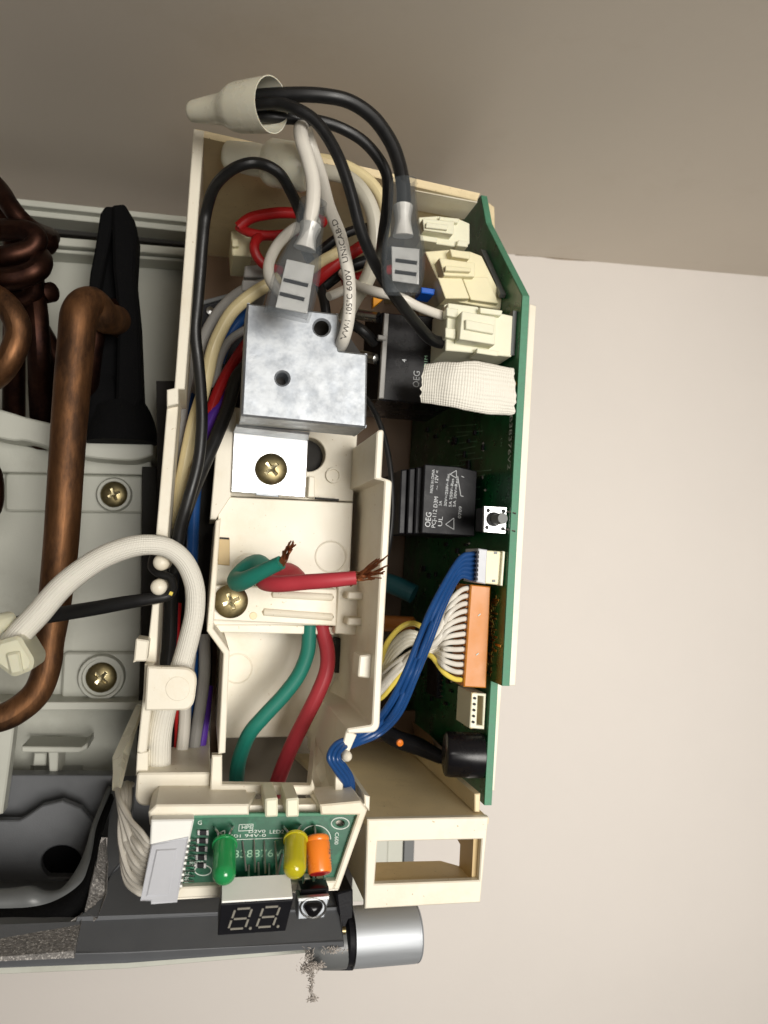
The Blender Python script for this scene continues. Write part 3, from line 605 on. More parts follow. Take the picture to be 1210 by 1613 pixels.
obj('mounting_tab', pl([(368, 676), (486, 689), (481, 784), (364, 775)], 37.4, .35, .0004), zinc_b, mc)
obj('tab_riser', slab(P3([(372, 668, 34.3), (488, 681, 34.3), (486, 691, 37.4), (368, 678, 37.4)]), (0, .001, -.001), .0001), zinc, mc)
obj('tab_tongue', pl([(402, 776), (438, 779), (440, 783), (404, 780)], 37.3, .3, .0002), zinc, mc)
screw(mc, 427.5, 739, 37.3, 25, .75)

# ================================================================== MAIN CIRCUIT BOARD (its face looks left)
pb = thing('circuit_board', 'green main circuit board standing upright at the right side of the control box', 'circuit board', W(790, 800, 36))
zB, zC, zD = W(822, 466, 33.6).z, W(790, 1080, 33.6).z, W(760, 1268, 35).z
xB, xC, xD = W(822, 466, 33.6).x, W(790, 1080, 33.6).x, W(756, 1268, 33.8).x
def xs(z):
    "the board stands a little out of plumb, as measured along its near edge"
    return xC+(xB-xC)*(z-zC)/(zB-zC)
Xp = xB
def onface(px, py, dx=0):
    "point on the board face under a pixel"
    d = ray(px, py); X = Xp
    for _ in range(8):
        p = d*(X/d.x); X = xs(p.z)
    return p+V((-dx, 0, 0))
A = onface(757, 308); A2 = onface(765, 352)
out = [(A.y, A.z), (A2.y, A2.z), (.336, zB), (.336, zC), (.350, zC), (.350, zD), (.525, zD+.006), (.525, A.z+.004)]
out = [V((xs(z), y, z)) for y, z in out]
obj('board', slab(out, (.0016, 0, 0), .0001), pcb_m, pb)
eb = []
for i in (0, 1, 2, 4):
    a, b = out[i], out[i+1]
    eb.append(slab([a+V((.0002, -.0005, 0)), b+V((.0002, -.0005, 0)), b+V((.0036, -.0005, 0)), a+V((.0036, -.0005, 0))], (0, .0009, 0), 0))
obj('board_edge', join(*eb), pcb_edge, pb)
def xb_(px, py, Y): return W(px, py, Y)
def housing(name, poly, Y, th, m_, parts=(), r=2, label=None):
    o = obj(name, pl(poly, Y, th, .0004, r=r), m_, pb, label)
    for (nm, p2, Y2, th2) in parts: obj(nm, pl(p2, Y2, th2, .0003, r=1), m_, o)
    return o
housing('connector', [(660, 342), (690, 340), (722, 344), (740, 352), (740, 384), (722, 389), (660, 380)], 37.6, 3, ivory,
        [('latch', [(666, 344), (716, 349), (714, 369), (668, 362)], 36.9, 1), ('rib', [(693, 341), (724, 344), (722, 351), (692, 347)], 37.3, 1), ('latch_nose', [(672, 350), (706, 354), (705, 362), (671, 358)], 36.7, .6), ('rib', [(662, 370), (690, 374), (689, 382), (662, 378)], 37.3, 1), ('rib', [(722, 378), (738, 380), (737, 389), (720, 387)], 37.3, 1)])
housing('connector', [(670, 396), (709, 393), (741, 396), (759, 403), (791, 468), (789, 488), (700, 471), (688, 436)], 36.2, 4, ivory_y,
        [('latch', [(692, 406), (748, 414), (748, 436), (700, 434)], 35.4, 1.2), ('rib', [(709, 392), (741, 397), (740, 408), (712, 404)], 35.6, 1), ('lower_step', [(690, 437), (728, 438), (740, 470), (702, 470)], 35.7, 1), ('rib', [(728, 436), (768, 436), (786, 478), (742, 472)], 35.8, 1), ('latch_nose', [(702, 418), (742, 422), (742, 428), (702, 426)], 35.1, .5)])
k3 = housing('connector', [(706, 477), (753, 483), (757, 490), (792, 494), (810, 498), (806, 562), (784, 560), (752, 556), (702, 552)], 34.1, 4, ivory,
        [('latch', [(728, 490), (781, 499), (780, 543), (724, 534)], 33.3, 1.2), ('rib', [(756, 484), (792, 489), (790, 497), (757, 493)], 33.7, 1), ('rib', [(752, 548), (786, 553), (784, 561), (751, 556)], 33.7, 1), ('latch_nose', [(734, 503), (779, 512), (778, 526), (734, 518)], 33.1, .5), ('lip', [(704, 484), (722, 487), (720, 500), (704, 497)], 33.8, .6), ('lip', [(702, 516), (718, 518), (718, 534), (702, 531)], 33.8, .6), ('side_lug', [(700, 480), (706, 478), (702, 552), (695, 548)], 35, 2)])
obj('header_strip', slab([onface(762, 396), onface(766, 394), onface(798, 464), onface(795, 470)], (-.003, 0, 0), .0002), rim_m, pb)
obj('header_strip', slab([onface(809, 494), onface(815, 490), onface(811, 560), onface(806, 562)], (-.002, 0, 0), .0002), rim_m, pb)
# big black relay with a pale frame
rl = obj('relay', pl([(604, 492), (700, 500), (720, 512), (714, 640), (598, 630)], 36.6, 4.5, .0006, r=3), blk_gl, pb)
obj('relay_side', slab(P3([(575, 505, 39), (604, 492, 36.5), (598, 630, 36.5), (568, 628, 39)]), (.004, .002, 0), .0002), blk_pl, rl)
obj('relay_frame', pl([(606, 493), (613, 494), (605, 627), (597, 627)], 36.3, .35, .0003), grey_w, rl)
obj('relay_frame', pl([(596, 527), (610, 529), (609, 536), (596, 534)], 36.2, .3, .0003), grey_w, rl)
obj('contact_post', tb([(556, 494, 37.6), (596, 500, 36.8)], 9, 14, 2), tin, rl)
obj('contact_post', tb([(570, 560, 37.6), (594, 566, 36.8)], 9, 14, 2, True), tin, rl)
obj('film_tab', pl([(588, 468), (603, 472), (588, 484)], 36.4, .4, .0002), amber, pb)
obj('plug_tip', pl([(664, 452), (686, 455), (684, 464), (664, 461)], 36.4, 1.2, .0004), blue_bit, pb)
text('OEG', relay_print, rl, W(660, 611, 36.58), Z_, -X_, .0031, mm(27, 36.6))
text('4', relay_print, rl, W(640, 571, 36.58), Z_, -X_, .0022)
text('PCF-112D1M', silk_g, rl, W(671, 612, 36.58), Z_, -X_, .0016, mm(54, 36.6))
# labelled relay
r2 = obj('relay', pl([(669, 731), (722, 735), (752, 742), (748, 845), (664, 840)], 37.2, 4.5, .0005, r=2), blk_pl, pb)
for k, x in enumerate((632, 645, 657)):
    obj('relay_rib', pl([(x, 740+k*(-2)), (x+10, 739-k*2), (x+6, 841), (x-4, 841)], 38.2-k*.25, 4, .0006), blk_pl, r2)
def rt(s, x, y1, y0, h, m_=relay_print):
    """print reading upwards, baseline at px x, from y1 (bottom) to y0 (top)"""
    text(s, m_, r2, W(x, y1, 37.18), Z_+X_*.045, -X_+Z_*.045, mm(h, 37.2), mm(y1-y0, 37.2))
rt('OEG', 677.5, 831, 807, 9); rt('PCJ-112 D3M', 685.5, 832, 781, 6.5); rt('MADE IN CHINA', 681.5, 777, 738, 4.6)
rt('12V =', 689.5, 762, 742, 5.5); rt('5A', 695.5, 797, 789, 4.6); rt('30V=/250V~Res.', 703.5, 798, 743, 4.6)
rt('5A 250V~Res', 711, 799, 752, 4.6); rt('5A 30V=Res', 717.5, 799, 752, 4.6); rt('0709', 726, 817, 797, 5.2); rt('UL', 696, 830, 814, 7)
rt('~', 690, 772, 765, 5)
def tri_outline(pts, Y, w_):
    ms = []
    for i in range(len(pts)):
        a, b = pts[i], pts[(i+1) % len(pts)]; ms.append(bar(W(*a, Y), W(*b, Y), mm(w_, Y), mm(.5, Y), (0, 1, 0)))
    return join(*ms)
obj('printed_mark', tri_outline([(702, 826), (715, 816), (715, 834)], 37.17, .9), relay_print, r2)
obj('printed_mark', tri_outline([(709, 747), (719, 741), (719, 753)], 37.17, .9), relay_print, r2)
obj('printed_mark', join(bar(W(721, 750, 37.17), W(726, 781, 37.17), mm(1, 37), mm(.5, 37), (0, 1, 0)), bar(W(726, 781, 37.17), W(730, 782, 37.17), mm(1, 37), mm(.5, 37), (0, 1, 0)), bar(W(727, 750, 37.17), W(731, 752, 37.17), mm(1, 37), mm(.5, 37), (0, 1, 0))), relay_print, r2)
# tact switch
ts = obj('push_button', pl([(763, 797), (799, 799), (797, 841), (762, 838)], 33.9, .15, .0002), zinc_b, pb)
obj('button_base', pl([(764, 799), (798, 801), (796, 839), (763, 836)], 34.05, 1.2, .0003), blk_pl, ts)
obj('button_collar', lathe(W(777, 818, 33.9), (.06, -1, 0), [(0, mm(12, 33.9)), (.0016, mm(12, 33.9)), (.0018, mm(9.5, 33.9)), (.0018, 0)], 24), blk_pl, ts)
obj('plunger', lathe(W(779, 818, 33.8), (.06, -1, 0), [(0, mm(9.5, 33.8)), (.0085, mm(9.2, 34)), (.009, mm(8.4, 34)), (.009, 0)], 24), rim_m, ts)
for (x, y) in ((769, 804), (793, 805), (767, 831), (792, 833)):
    obj('rivet', lathe(W(x, y, 33.9), (0, -1, 0), [(0, mm(3.6, 33.9)), (.0004, mm(3.2, 33.9)), (.0004, 0)], 14), blk_pl, ts)
for (x0, y0) in ((799, 806), (798, 834)):
    obj('solder_pin', tb([(x0, y0, 33.7), (x0+14, y0+3, 33.5)], 1.6, 6, 2), tin, ts)
# wafer connector for the blue wires
wc = obj('connector', pl([(766, 867), (795, 869), (791, 922), (764, 919)], 33.9, 2, .0004), ivory_y, pb)
obj('connector_rim', pl([(792, 868), (796, 869), (792, 923), (788, 922)], 33.7, .6, .0003), ivory, wc)
obj('plug', pl([(754, 864), (768, 866), (765, 920), (751, 917)], 33.75, 1.8, .0004), bluegrey, wc)
for (x, y) in ((781, 871), (778, 915)): obj('key_slot', pl(rect(x-2.5, y-2, x+2.5, y+2), 33.87, .2, 0), rim_m, wc)
for k in range(7): obj('contact_slot', pl(rect(751.5-k*.35, 868+k*7, 755-k*.35, 872+k*7), 33.7, .2, 0), blk_pl, wc)
# bare white header
hd = obj('pin_header', pl([(743, 1091), (766, 1093), (763, 1149), (740, 1147)], 35.2, 2, .0004, holes=[[(753, 1096), (762, 1097), (760, 1143), (751, 1142)]]), ivory, pb)
obj('header_side', slab(P3([(732, 1090, 36.2), (744, 1091, 35.2), (741, 1148, 35.2), (731, 1143, 36.2)]), (.003, .002, 0), .0002), tan, hd)
obj('header_inside', pl([(750, 1094), (764, 1095), (762, 1146), (749, 1145)], 36.0, .2, 0), tan, hd)
for k in range(5): obj('pin', pl(circ(748.5-k*.6, 1100+k*9.4, 2.2, 8), 35.12, .2, 0), blk_pl, hd)
# buzzer
bz_c = W(760, 1190, 35.4); bzr = mm(36, 35.4); bl = mm(62, 35.6)
bz = obj('buzzer', lathe(bz_c, (-1, .16, 0), [(0, bzr*.98), (bl*.1, bzr), (bl*.86, bzr), (bl*.97, bzr*.96), (bl, bzr*.88), (bl, 0)], 36), blk_gl, pb)
obj('sound_hole', lathe(bz_c+V((-1, .16, 0)).normalized()*(bl+.0001), (-1, .16, 0), [(0, bzr*.16), (.0003, bzr*.13), (.0003, 0)], 16), dark_ins, bz)
# chips, gold pads, small parts on the shaded face
for (x, y, sx, sy) in ((683, 1058, 7, 25),):
    c = onface(x+6, y); ic = obj('chip', slab([c+V((0, -.010, -.013)), c+V((0, .010, -.013)), c+V((0, .010, .013)), c+V((0, -.010, .013))], (-.003, 0, 0), .0003), blk_pl, pb)
    for k in range(9):
        z = -.0115+k*.0029
        obj('chip_leg', bar(c+V((-.001, -.0105, z)), c+V((-.0002, -.0135, z)), .001, .0005), tin, ic)
pads = []
for k in range(30):
    x = 781+rs.gauss(0, 4.0)-k*.45; y = 945+k*4.2
    c = onface(x, y, .0002); wv = .0005+rs.random()*.0007; l_ = .0012+rs.random()*.003
    pads.append(slab([c+V((0, -l_, -wv/2)), c+V((0, l_, -wv/2)), c+V((0, l_, wv/2)), c+V((0, -l_, wv/2))], (-.0003, 0, 0), 0))
    if k % 3 == 0: pads.append(slab([c+V((0, -.0004, -.0022)), c+V((0, .0004, -.0022)), c+V((0, .0004, .0022)), c+V((0, -.0004, .0022))], (-.00028, 0, 0), 0))
obj('gold_pads', join(*pads), gold, pb, kind='stuff')
sm = []
for k in range(60):
    x, y = 660+rs.random()*110, 670+rs.random()*440
    if 745 < x and y > 780: continue
    c = onface(x, y, .0001); a, b = .0006+rs.random()*.0012, .0008+rs.random()*.002
    sm.append(slab([c+V((0, -b, -a)), c+V((0, b, -a)), c+V((0, b, a)), c+V((0, -b, a))], (-.0012, 0, 0), .0001))
obj('surface_components', join(*sm), blk_pl, pb, kind='stuff')
sd = []
for k in range(34):
    x, y = 672+rs.random()*95, 680+rs.random()*420
    sd.append(lathe(onface(x, y, .0001), (-1, 0, 0), [(0, .0009), (.0006, .0006), (.0009, 0)], 8))
obj('solder_dots', join(*sd), tin, pb, kind='stuff')
tr_ = []
for k in range(16):
    y0 = 672+k*9; x0 = 705+rs.random()*30; x1 = x0+24+rs.random()*20
    tr_.append(bar(onface(x0, y0, .0001), onface(x1, y0-5+rs.random()*3, .0001), .0003, .0002, X_))
obj('board_tracks', join(*tr_), silk_g, pb, kind='stuff')
text('3LB38376V2', silk, pb, onface(805, 634, .0001), -Z_, -Y_, .0036, .031, off=.0002)
text('CN', silk_g, pb, onface(790, 690, .0001), -Z_, -Y_, .002, off=.0002)
# electrolytic and shaded parts near the board foot
obj('capacitor', tb([(606, 982, 41), (650, 984, 40)], 13, 18, 2, True), org_dark, pb)
obj('choke_sleeve', tb([(596, 915, 42), (622, 922, 41), (652, 936, 40.4)], 16, 14, 4), teal_d, pb)
sn = obj('sensor_lead', tb([(600, 1150, 40.5, 12), (630, 1166, 40, 14), (660, 1176, 39.6, 14), (700, 1196, 39, 10)], 12, 12, 5), blk_pl, pb)
obj('sensor_tip', lathe(W(630, 1170, 38.7), (0, -1, 0), [(0, mm(6, 39)), (.001, mm(5, 39)), (.0015, 0)], 12), org_c, sn)

# white woven sleeve
cs_pts = [(667, 604, 33.4, 33), (690, 604, 33.0, 36), (720, 606, 32.6, 39), (745, 609, 32.5, 43), (775, 613, 32.6, 43), (806, 617, 33.0, 41)]
Q = cr(cs_pts, 5)
sl = sweep([W(a, b, c) for a, b, c, d in Q], [mm(d, c) for a, b, c, d in Q], 40, False, .24)[0]
vs, fs, uv, s_ = sl
cl_c = sum(vs, V())/len(vs)
for k_, v in enumerate(vs):
    nz = noise.noise(v*110)*.0011+noise.noise(v*320)*.0004
    vs[k_] = v+V((noise.noise(v*500+V((3, 1, 7)))*.0007*(1.6 if k_ < 41 or k_ > len(vs)-42 else .2), nz*1.1, nz*.8))
obj('cloth_sleeve', (vs, fs, uv, True), cloth_m, None, 'short white woven cloth sleeve pressed against the green board below a connector', 'sleeve', smooth='all')
obj('capacitor_lead', tb([(800, 602, 33.9), (812, 606, 34.4)], 3.5, 10, 2, True), amber, pb)

# ================================================================== CABLES AND CAPS AT THE TOP
bk = 'loose black wires in the control box'
def capthing(label, A_, B_, prof, m_=natural, inner=None):
    a, b = W(*A_), W(*B_); ax = (b-a); L_ = ax.length
    t = thing('closed_end_cap', label, 'wire connector', a, 'closed end wire caps')
    obj('cap_body', lathe(a, ax, [(p*L_, mm(r, A_[2])) for p, r in prof], 32), m_, t)
    return t
capthing('cream bell shaped wire cap with open mouth above the box, black wires inside', (302, 176, 31.6), (428, 165, 28.9),
         [(0, 0), (.0, 13), (.02, 16), (.05, 17), (.22, 20), (.40, 23), (.47, 27), (.56, 34), (.62, 36), (1.0, 39), (1.0, 37.4), (.62, 33), (.5, 22), (.45, 0)])
capthing('white wire cap lying inside the box just under its top edge', (352, 243, 34.4), (486, 266, 33.6),
         [(0, 0), (.0, 14), (.03, 20), (.08, 22), (.35, 25), (.46, 25), (.50, 31), (.56, 36), (.95, 37), (1.0, 33), (1.0, 0)])
wire('black_wire', 'thick black wire arching from the bell cap into the right spade terminal', 'wire', [(350, 164, 30.8), (402, 153, 29.6), (465, 149, 29.0), (511, 151, 28.8), (551, 160, 28.8), (587, 184, 28.8), (613, 219, 28.8), (627, 252, 28.8), (635, 290, 28.8), (636, 322, 28.9)], 12, blk, bk)
wire('black_wire', 'black wire from the bell cap passing down behind the right spade sleeve', 'wire', [(350, 176, 31), (409, 183, 30), (445, 186, 29.8), (492, 189, 29.8), (531, 199, 29.8), (568, 219, 29.9), (594, 246, 30), (609, 275, 30.2), (611, 308, 30.6), (607, 348, 31.2), (602, 385, 32.4), (600, 430, 36)], 9.5, blk, bk)
wire('black_wire', 'black wire crossing diagonally from the bell cap to the white connector on the board', 'wire', [(350, 170, 30.8), (406, 164, 29.4), (439, 163, 29.0), (468, 172, 28.7), (495, 189, 28.6), (518, 219, 28.6), (538, 259, 28.6), (554, 308, 28.8), (568, 361, 29.2), (587, 408, 29.8), (611, 450, 30.8), (637, 486, 32), (660, 515, 33.2), (682, 536, 34.2), (712, 542, 35.2)], 10, blk, bk)
wire('black_wire', 'thin black wire looping over inside the left wall and running down the channel', 'wire', [(478, 350, 35.5), (470, 328, 34.4), (458, 302, 33.6), (442, 275, 33.0), (419, 260, 32.8), (392, 257, 32.6), (363, 269, 33.0), (338, 295, 34.0), (325, 335, 35), (320, 374, 35.2), (316, 424, 35.4), (312, 474, 35.6), (308, 523, 35.8), (313, 573, 36), (317, 622, 36), (318, 672, 36), (312, 730, 36), (296, 790, 36), (282, 840, 36.4), (276, 900, 37)], 9, blk, bk)
wire('black_wire', 'black wire coming from under the metal cover and joining the left channel', 'wire', [(408, 560, 38.5), (374, 593, 38), (359, 642, 37.6), (340, 690, 37.2), (318, 740, 37), (298, 790, 37), (284, 835, 37.4), (272, 900, 38), (268, 1000, 38.6), (262, 1080, 39), (268, 1216, 39)], 10.5, blk, bk)
# white printed wire: rises out of the left spade terminal, bends over, runs back down
P = [(488, 350, 29.0, 12), (493, 320, 28.9, 12), (493, 285, 28.9, 12), (485, 250, 28.9, 12), (476, 222, 29.0, 12), (474, 203, 29.6, 12), (480, 200, 30.8, 11), (490, 230, 31.4, 10.5), (505, 275, 31.4, 10.5), (518, 325, 31.2, 10.5), (535, 368, 31.0, 10.5), (544, 407, 30.9, 10.5), (550, 441, 30.9, 10.5), (551, 474, 31.0, 10.5), (548, 507, 31.2, 10.5), (541, 535, 31.6, 10.5), (532, 552, 33, 10)]
ww = obj('white_wire', tb(P, 11, 16, 8), white_w, None, 'white printed wire bending over above the left spade terminal and running down beside it', 'wire', smooth=True)
Qw = cr(P[7:], 10)[::-1]
Cw = [W(a, b, c) for a, b, c, d in Qw]; acc = [0]
for i in range(1, len(Cw)): acc.append(acc[-1]+(Cw[i]-Cw[i-1]).length)
Rw = [mm(q_[3], q_[2]) for q_ in Qw]
def wrapper(s0):
    def f(x, y):
        s = s0+x; i = 0
        while i < len(acc)-2 and acc[i+1] < s: i += 1
        t = (s-acc[i])/max(1e-6, acc[i+1]-acc[i]); c = Cw[i].lerp(Cw[i+1], t); T_ = (Cw[i+1]-Cw[i]).normalized(); r = Rw[i]*1.05+.00005
        view = (-c).normalized(); n1 = (view-T_*view.dot(T_)).normalized(); s1 = n1.cross(T_)   # s1: to the left when reading upwards
        a = (y-.0010)/r
        return c+(n1*math.cos(a)+s1*math.sin(a))*r
    return f
def s_at(py):
    i = min(range(len(Qw)), key=lambda k: abs(Qw[k][1]-py)); return acc[i]
for s, y1, y0 in (('VW-1', 531, 505), ('105\u00b0C', 499, 466), ('600V', 460, 428), ('UNICAB-D', 418, 352)):
    text(s, ink, ww, (0, 0, 0), X_, Z_, .0023, s_at(y0)-s_at(y1), wrap=wrapper(s_at(y1)))
# loops behind
lp = 'pale wires looping behind the spade terminals'
wire('white_wire', 'thick milky white wire looping from the inner cap down to the relay', 'wire', [(470, 262, 35), (508, 270, 34.4), (545, 279, 34), (571, 302, 33.6), (587, 335, 33.6), (592, 374, 33.8), (588, 414, 34.2), (575, 447, 34.8), (558, 472, 35.6), (545, 500, 37)], 12.5, offw, lp, sides=16)
wire('cream_wire', 'cream wire arching behind the milky white loop under the top edge', 'wire', [(470, 250, 36), (508, 252, 35.6), (545, 262, 35.2), (578, 282, 35), (597, 305, 35), (605, 330, 35.4), (606, 370, 36.5)], 10, cream_w, lp)
wire('white_wire', 'white wire curling left of the left spade sleeve', 'wire', [(500, 350, 36), (468, 358, 35.4), (442, 380, 35), (427, 405, 34.8), (423, 428, 34.8), (430, 448, 35), (450, 470, 36)], 9, white_w, lp)
wire('white_wire', 'white wire running into the upper hole of the lower board connector', 'wire', [(540, 430, 36), (560, 448, 35), (590, 459, 34), (629, 468, 33.8), (659, 483, 34), (690, 495, 34.6), (712, 502, 35.2)], 8, white_w, lp)
wire('white_wire', 'short white wire stub poking out above the metal cover', 'wire', [(518, 467, 33.4), (530, 462, 33.6), (548, 454, 34.4)], 7.5, white_w, lp)
rd = 'red wires at the back of the box'
wire('red_wire', 'red wire making the upper flat loop left of the left spade terminal', 'wire', [(376, 358, 38.6), (392, 345, 38.4), (412, 339, 38.2), (445, 335, 38), (480, 338, 38.2), (510, 350, 39)], 9, red_w, rd)
wire('red_wire', 'red wire making the lower side of the flat loop in the box', 'wire', [(376, 358, 38.8), (392, 366, 38.4), (420, 370, 38.2), (450, 368, 38), (480, 362, 38.2)], 7, red_w, rd)
wire('red_wire', 'dark red ring of wire beneath the flat red loop', 'wire', [(440, 372, 38.6), (412, 372, 38.3), (401, 385, 38), (404, 402, 38), (418, 418, 38.2), (440, 426, 39)], 8, red_w, rd)
wire('red_wire', 'red wire slanting up between the two spade terminals', 'wire', [(496, 444, 36.6), (514, 428, 36.2), (540, 408, 36), (572, 386, 36), (590, 370, 37)], 10, red_w, rd)
wire('red_wire', 'short red wire behind the milky loop beside the right spade terminal', 'wire', [(540, 444, 37), (566, 436, 36.6), (600, 428, 36.6), (640, 420, 37.5)], 8, red_w, rd)
wire('cream_wire', 'cream wire slanting parallel above the red slanting wire', 'wire', [(490, 424, 36.2), (506, 412, 36), (524, 402, 35.8), (544, 392, 36)], 9, cream_w, lp)
for pts, r, lab in (([(500, 400, 38), (530, 376, 37.6), (560, 362, 37.6), (600, 356, 38)], 8, 'black wire behind the printed white wire, upper'), ([(510, 450, 37.4), (545, 424, 37), (580, 410, 37), (620, 396, 38)], 10, 'black wire under the red slanting wire'), ([(480, 390, 37.5), (500, 440, 37), (512, 480, 36.6), (514, 520, 37)], 8, 'black wire dropping behind the top of the metal cover'), ([(545, 505, 37), (570, 520, 36.5), (590, 540, 37)], 9, 'black wire beside the relay contact posts')):
    wire('black_wire', lab, 'wire', pts, r, blk, bk)
wire('black_wire', 'thin black wire hanging in an arc beside the right tray wall', 'wire', [(560, 610, 36), (580, 632, 35.6), (597, 664, 35.2), (609, 704, 35), (616, 748, 34.8), (618, 800, 34.8), (614, 850, 34.8), (608, 880, 35.2)], 4.6, blk, bk)
# beige and grey plug housings behind
pg = thing('wire_plug', 'small beige plug block on the back panel left of the red loops', 'connector', W(380, 385, 40))
obj('plug_body', pl([(364, 364), (376, 362), (396, 370), (396, 404), (366, 402)], 40, 3, .0005, r=2), ivory_y, pg)
obj('plug_rib', pl([(366, 376), (376, 376), (376, 388), (366, 388)], 39.7, 1, .0003), ivory_y, pg)
gp = thing('wire_plug', 'grey plug pair half hidden behind the left spade sleeve', 'connector', W(400, 430, 40))
obj('plug_body', pl([(386, 418), (424, 416), (424, 436), (384, 436)], 39.6, 3, .0006, r=3), grey_w, gp)
obj('plug_body', pl([(382, 440), (420, 442), (420, 462), (380, 458)], 39, 3, .0006, r=3), grey_w, gp)
bt = thing('terminal_block', 'black terminal strip with bright screws deep behind the left channel wires', 'terminal block', W(350, 500, 43))
obj('block_body', pl([(316, 478), (376, 462), (400, 462), (400, 640), (300, 640)], 43, 2, .0005), blk_pl, bt)
obj('block_rail', pl([(316, 474), (376, 458), (376, 464), (316, 481)], 42.7, .6, .0003), rim_m, bt)
for (x, y) in ((331, 490), (355, 497), (368, 486)): obj('block_screw', lathe(W(x, y, 42.9), (0, -1, 0), [(0, mm(7, 43)), (.001, mm(6, 43)), (.0016, 0)], 14), tin, bt)
# left channel bundle
bd = 'wires bundled in the left channel'
wire('grey_wire', 'upper grey wire curving from behind the metal cover into the channel', 'wire', [(420, 446, 40), (381, 459, 39.4), (352, 483, 39), (332, 511, 38.8), (317, 545, 38.8), (306, 590, 39), (296, 640, 39.4)], 9, grey_w, bd)
wire('cream_wire', 'long cream wire curving from the spade sleeve down the left channel', 'wire', [(440, 438, 37), (421, 449, 37), (394, 466, 37), (366, 491, 37.2), (347, 523, 37.4), (335, 553, 37.6), (327, 590, 37.6), (318, 625, 37.6), (306, 664, 37.6), (297, 704, 37.8), (289, 745, 38), (280, 790, 38.4), (274, 830, 38.8)], 10.5, cream_w, bd)
wire('grey_wire', 'short pale grey wire emerging at the left edge of the metal cover', 'wire', [(396, 516, 39), (378, 524, 38.8), (359, 540, 38.8), (345, 570, 39), (338, 610, 39.4)], 6.5, grey_w, bd)
wire('blue_wire', 'blue wire showing between grey and cream wires beside the metal cover', 'wire', [(396, 490, 40), (378, 504, 39.6), (360, 530, 39.6), (345, 570, 40)], 9, blue_w, bd)
wire('red_wire', 'dark red wire emerging left of the metal cover', 'wire', [(396, 530, 39.2), (378, 556, 38.8), (354, 594, 38.6), (338, 630, 38.6), (326, 668, 38.8), (312, 720, 39.2)], 8.5, red_w, bd)
wire('purple_wire', 'purple wire emerging below the dark red wire in the channel', 'wire', [(366, 610, 39.4), (348, 634, 38.8), (334, 656, 38.6), (322, 690, 38.8), (310, 740, 39.2)], 8.5, purple_w, bd)
wire('blue_wire', 'blue wire hugging the left wall in the upper channel', 'wire', [(306, 596, 39.6), (299, 622, 39.2), (293, 655, 39.2), (286, 700, 39.4), (280, 740, 39.6)], 9, blue_w, bd)
wire('grey_wire', 'grey wire nearest the left wall step', 'wire', [(304, 560, 39.2), (298, 590, 38.8), (288, 640, 38.8), (282, 690, 38.8), (276, 740, 39), (270, 800, 39.4)], 9, grey_w, bd)
wire('blue_wire', 'blue wire beside the black wires at the bend of the braided tube', 'wire', [(310, 750, 39.4), (306, 800, 39), (304, 850, 38.8), (302, 900, 38.8), (300, 980, 39.2), (304, 1050, 39.4), (304, 1110, 39.4), (298, 1180, 39.6), (296, 1230, 40)], 9, blue_w, bd)
wire('red_wire', 'red wire edge beside the black wires in the lower channel', 'wire', [(280, 950, 39.4), (276, 1030, 39), (280, 1100, 38.8), (281, 1160, 38.8), (276, 1225, 39)], 6, red_w, bd)
wire('white_wire', 'white wire descending right of the cable clip to the shelf', 'wire', [(300, 1030, 39), (293, 1090, 38.6), (291, 1140, 38.4), (286, 1190, 38.4), (282, 1226, 38.6)], 9, white_w, bd)
wire('grey_wire', 'pale grey wire right of the white wire in the lower channel', 'wire', [(322, 1000, 39.4), (322, 1060, 39), (316, 1110, 38.8), (308, 1160, 38.8), (300, 1226, 39)], 9, grey_w, bd)
wire('purple_wire', 'purple wire at the foot of the lower channel', 'wire', [(328, 1080, 39.6), (322, 1140, 39.3), (314, 1190, 39.2), (308, 1228, 39.4)], 7.5, purple_w, bd)
obj('channel_back', pl([(246, 600), (352, 600), (338, 900), (330, 1226), (232, 1226), (250, 900)], 42.5, .6, 0), dark_ins, cb)

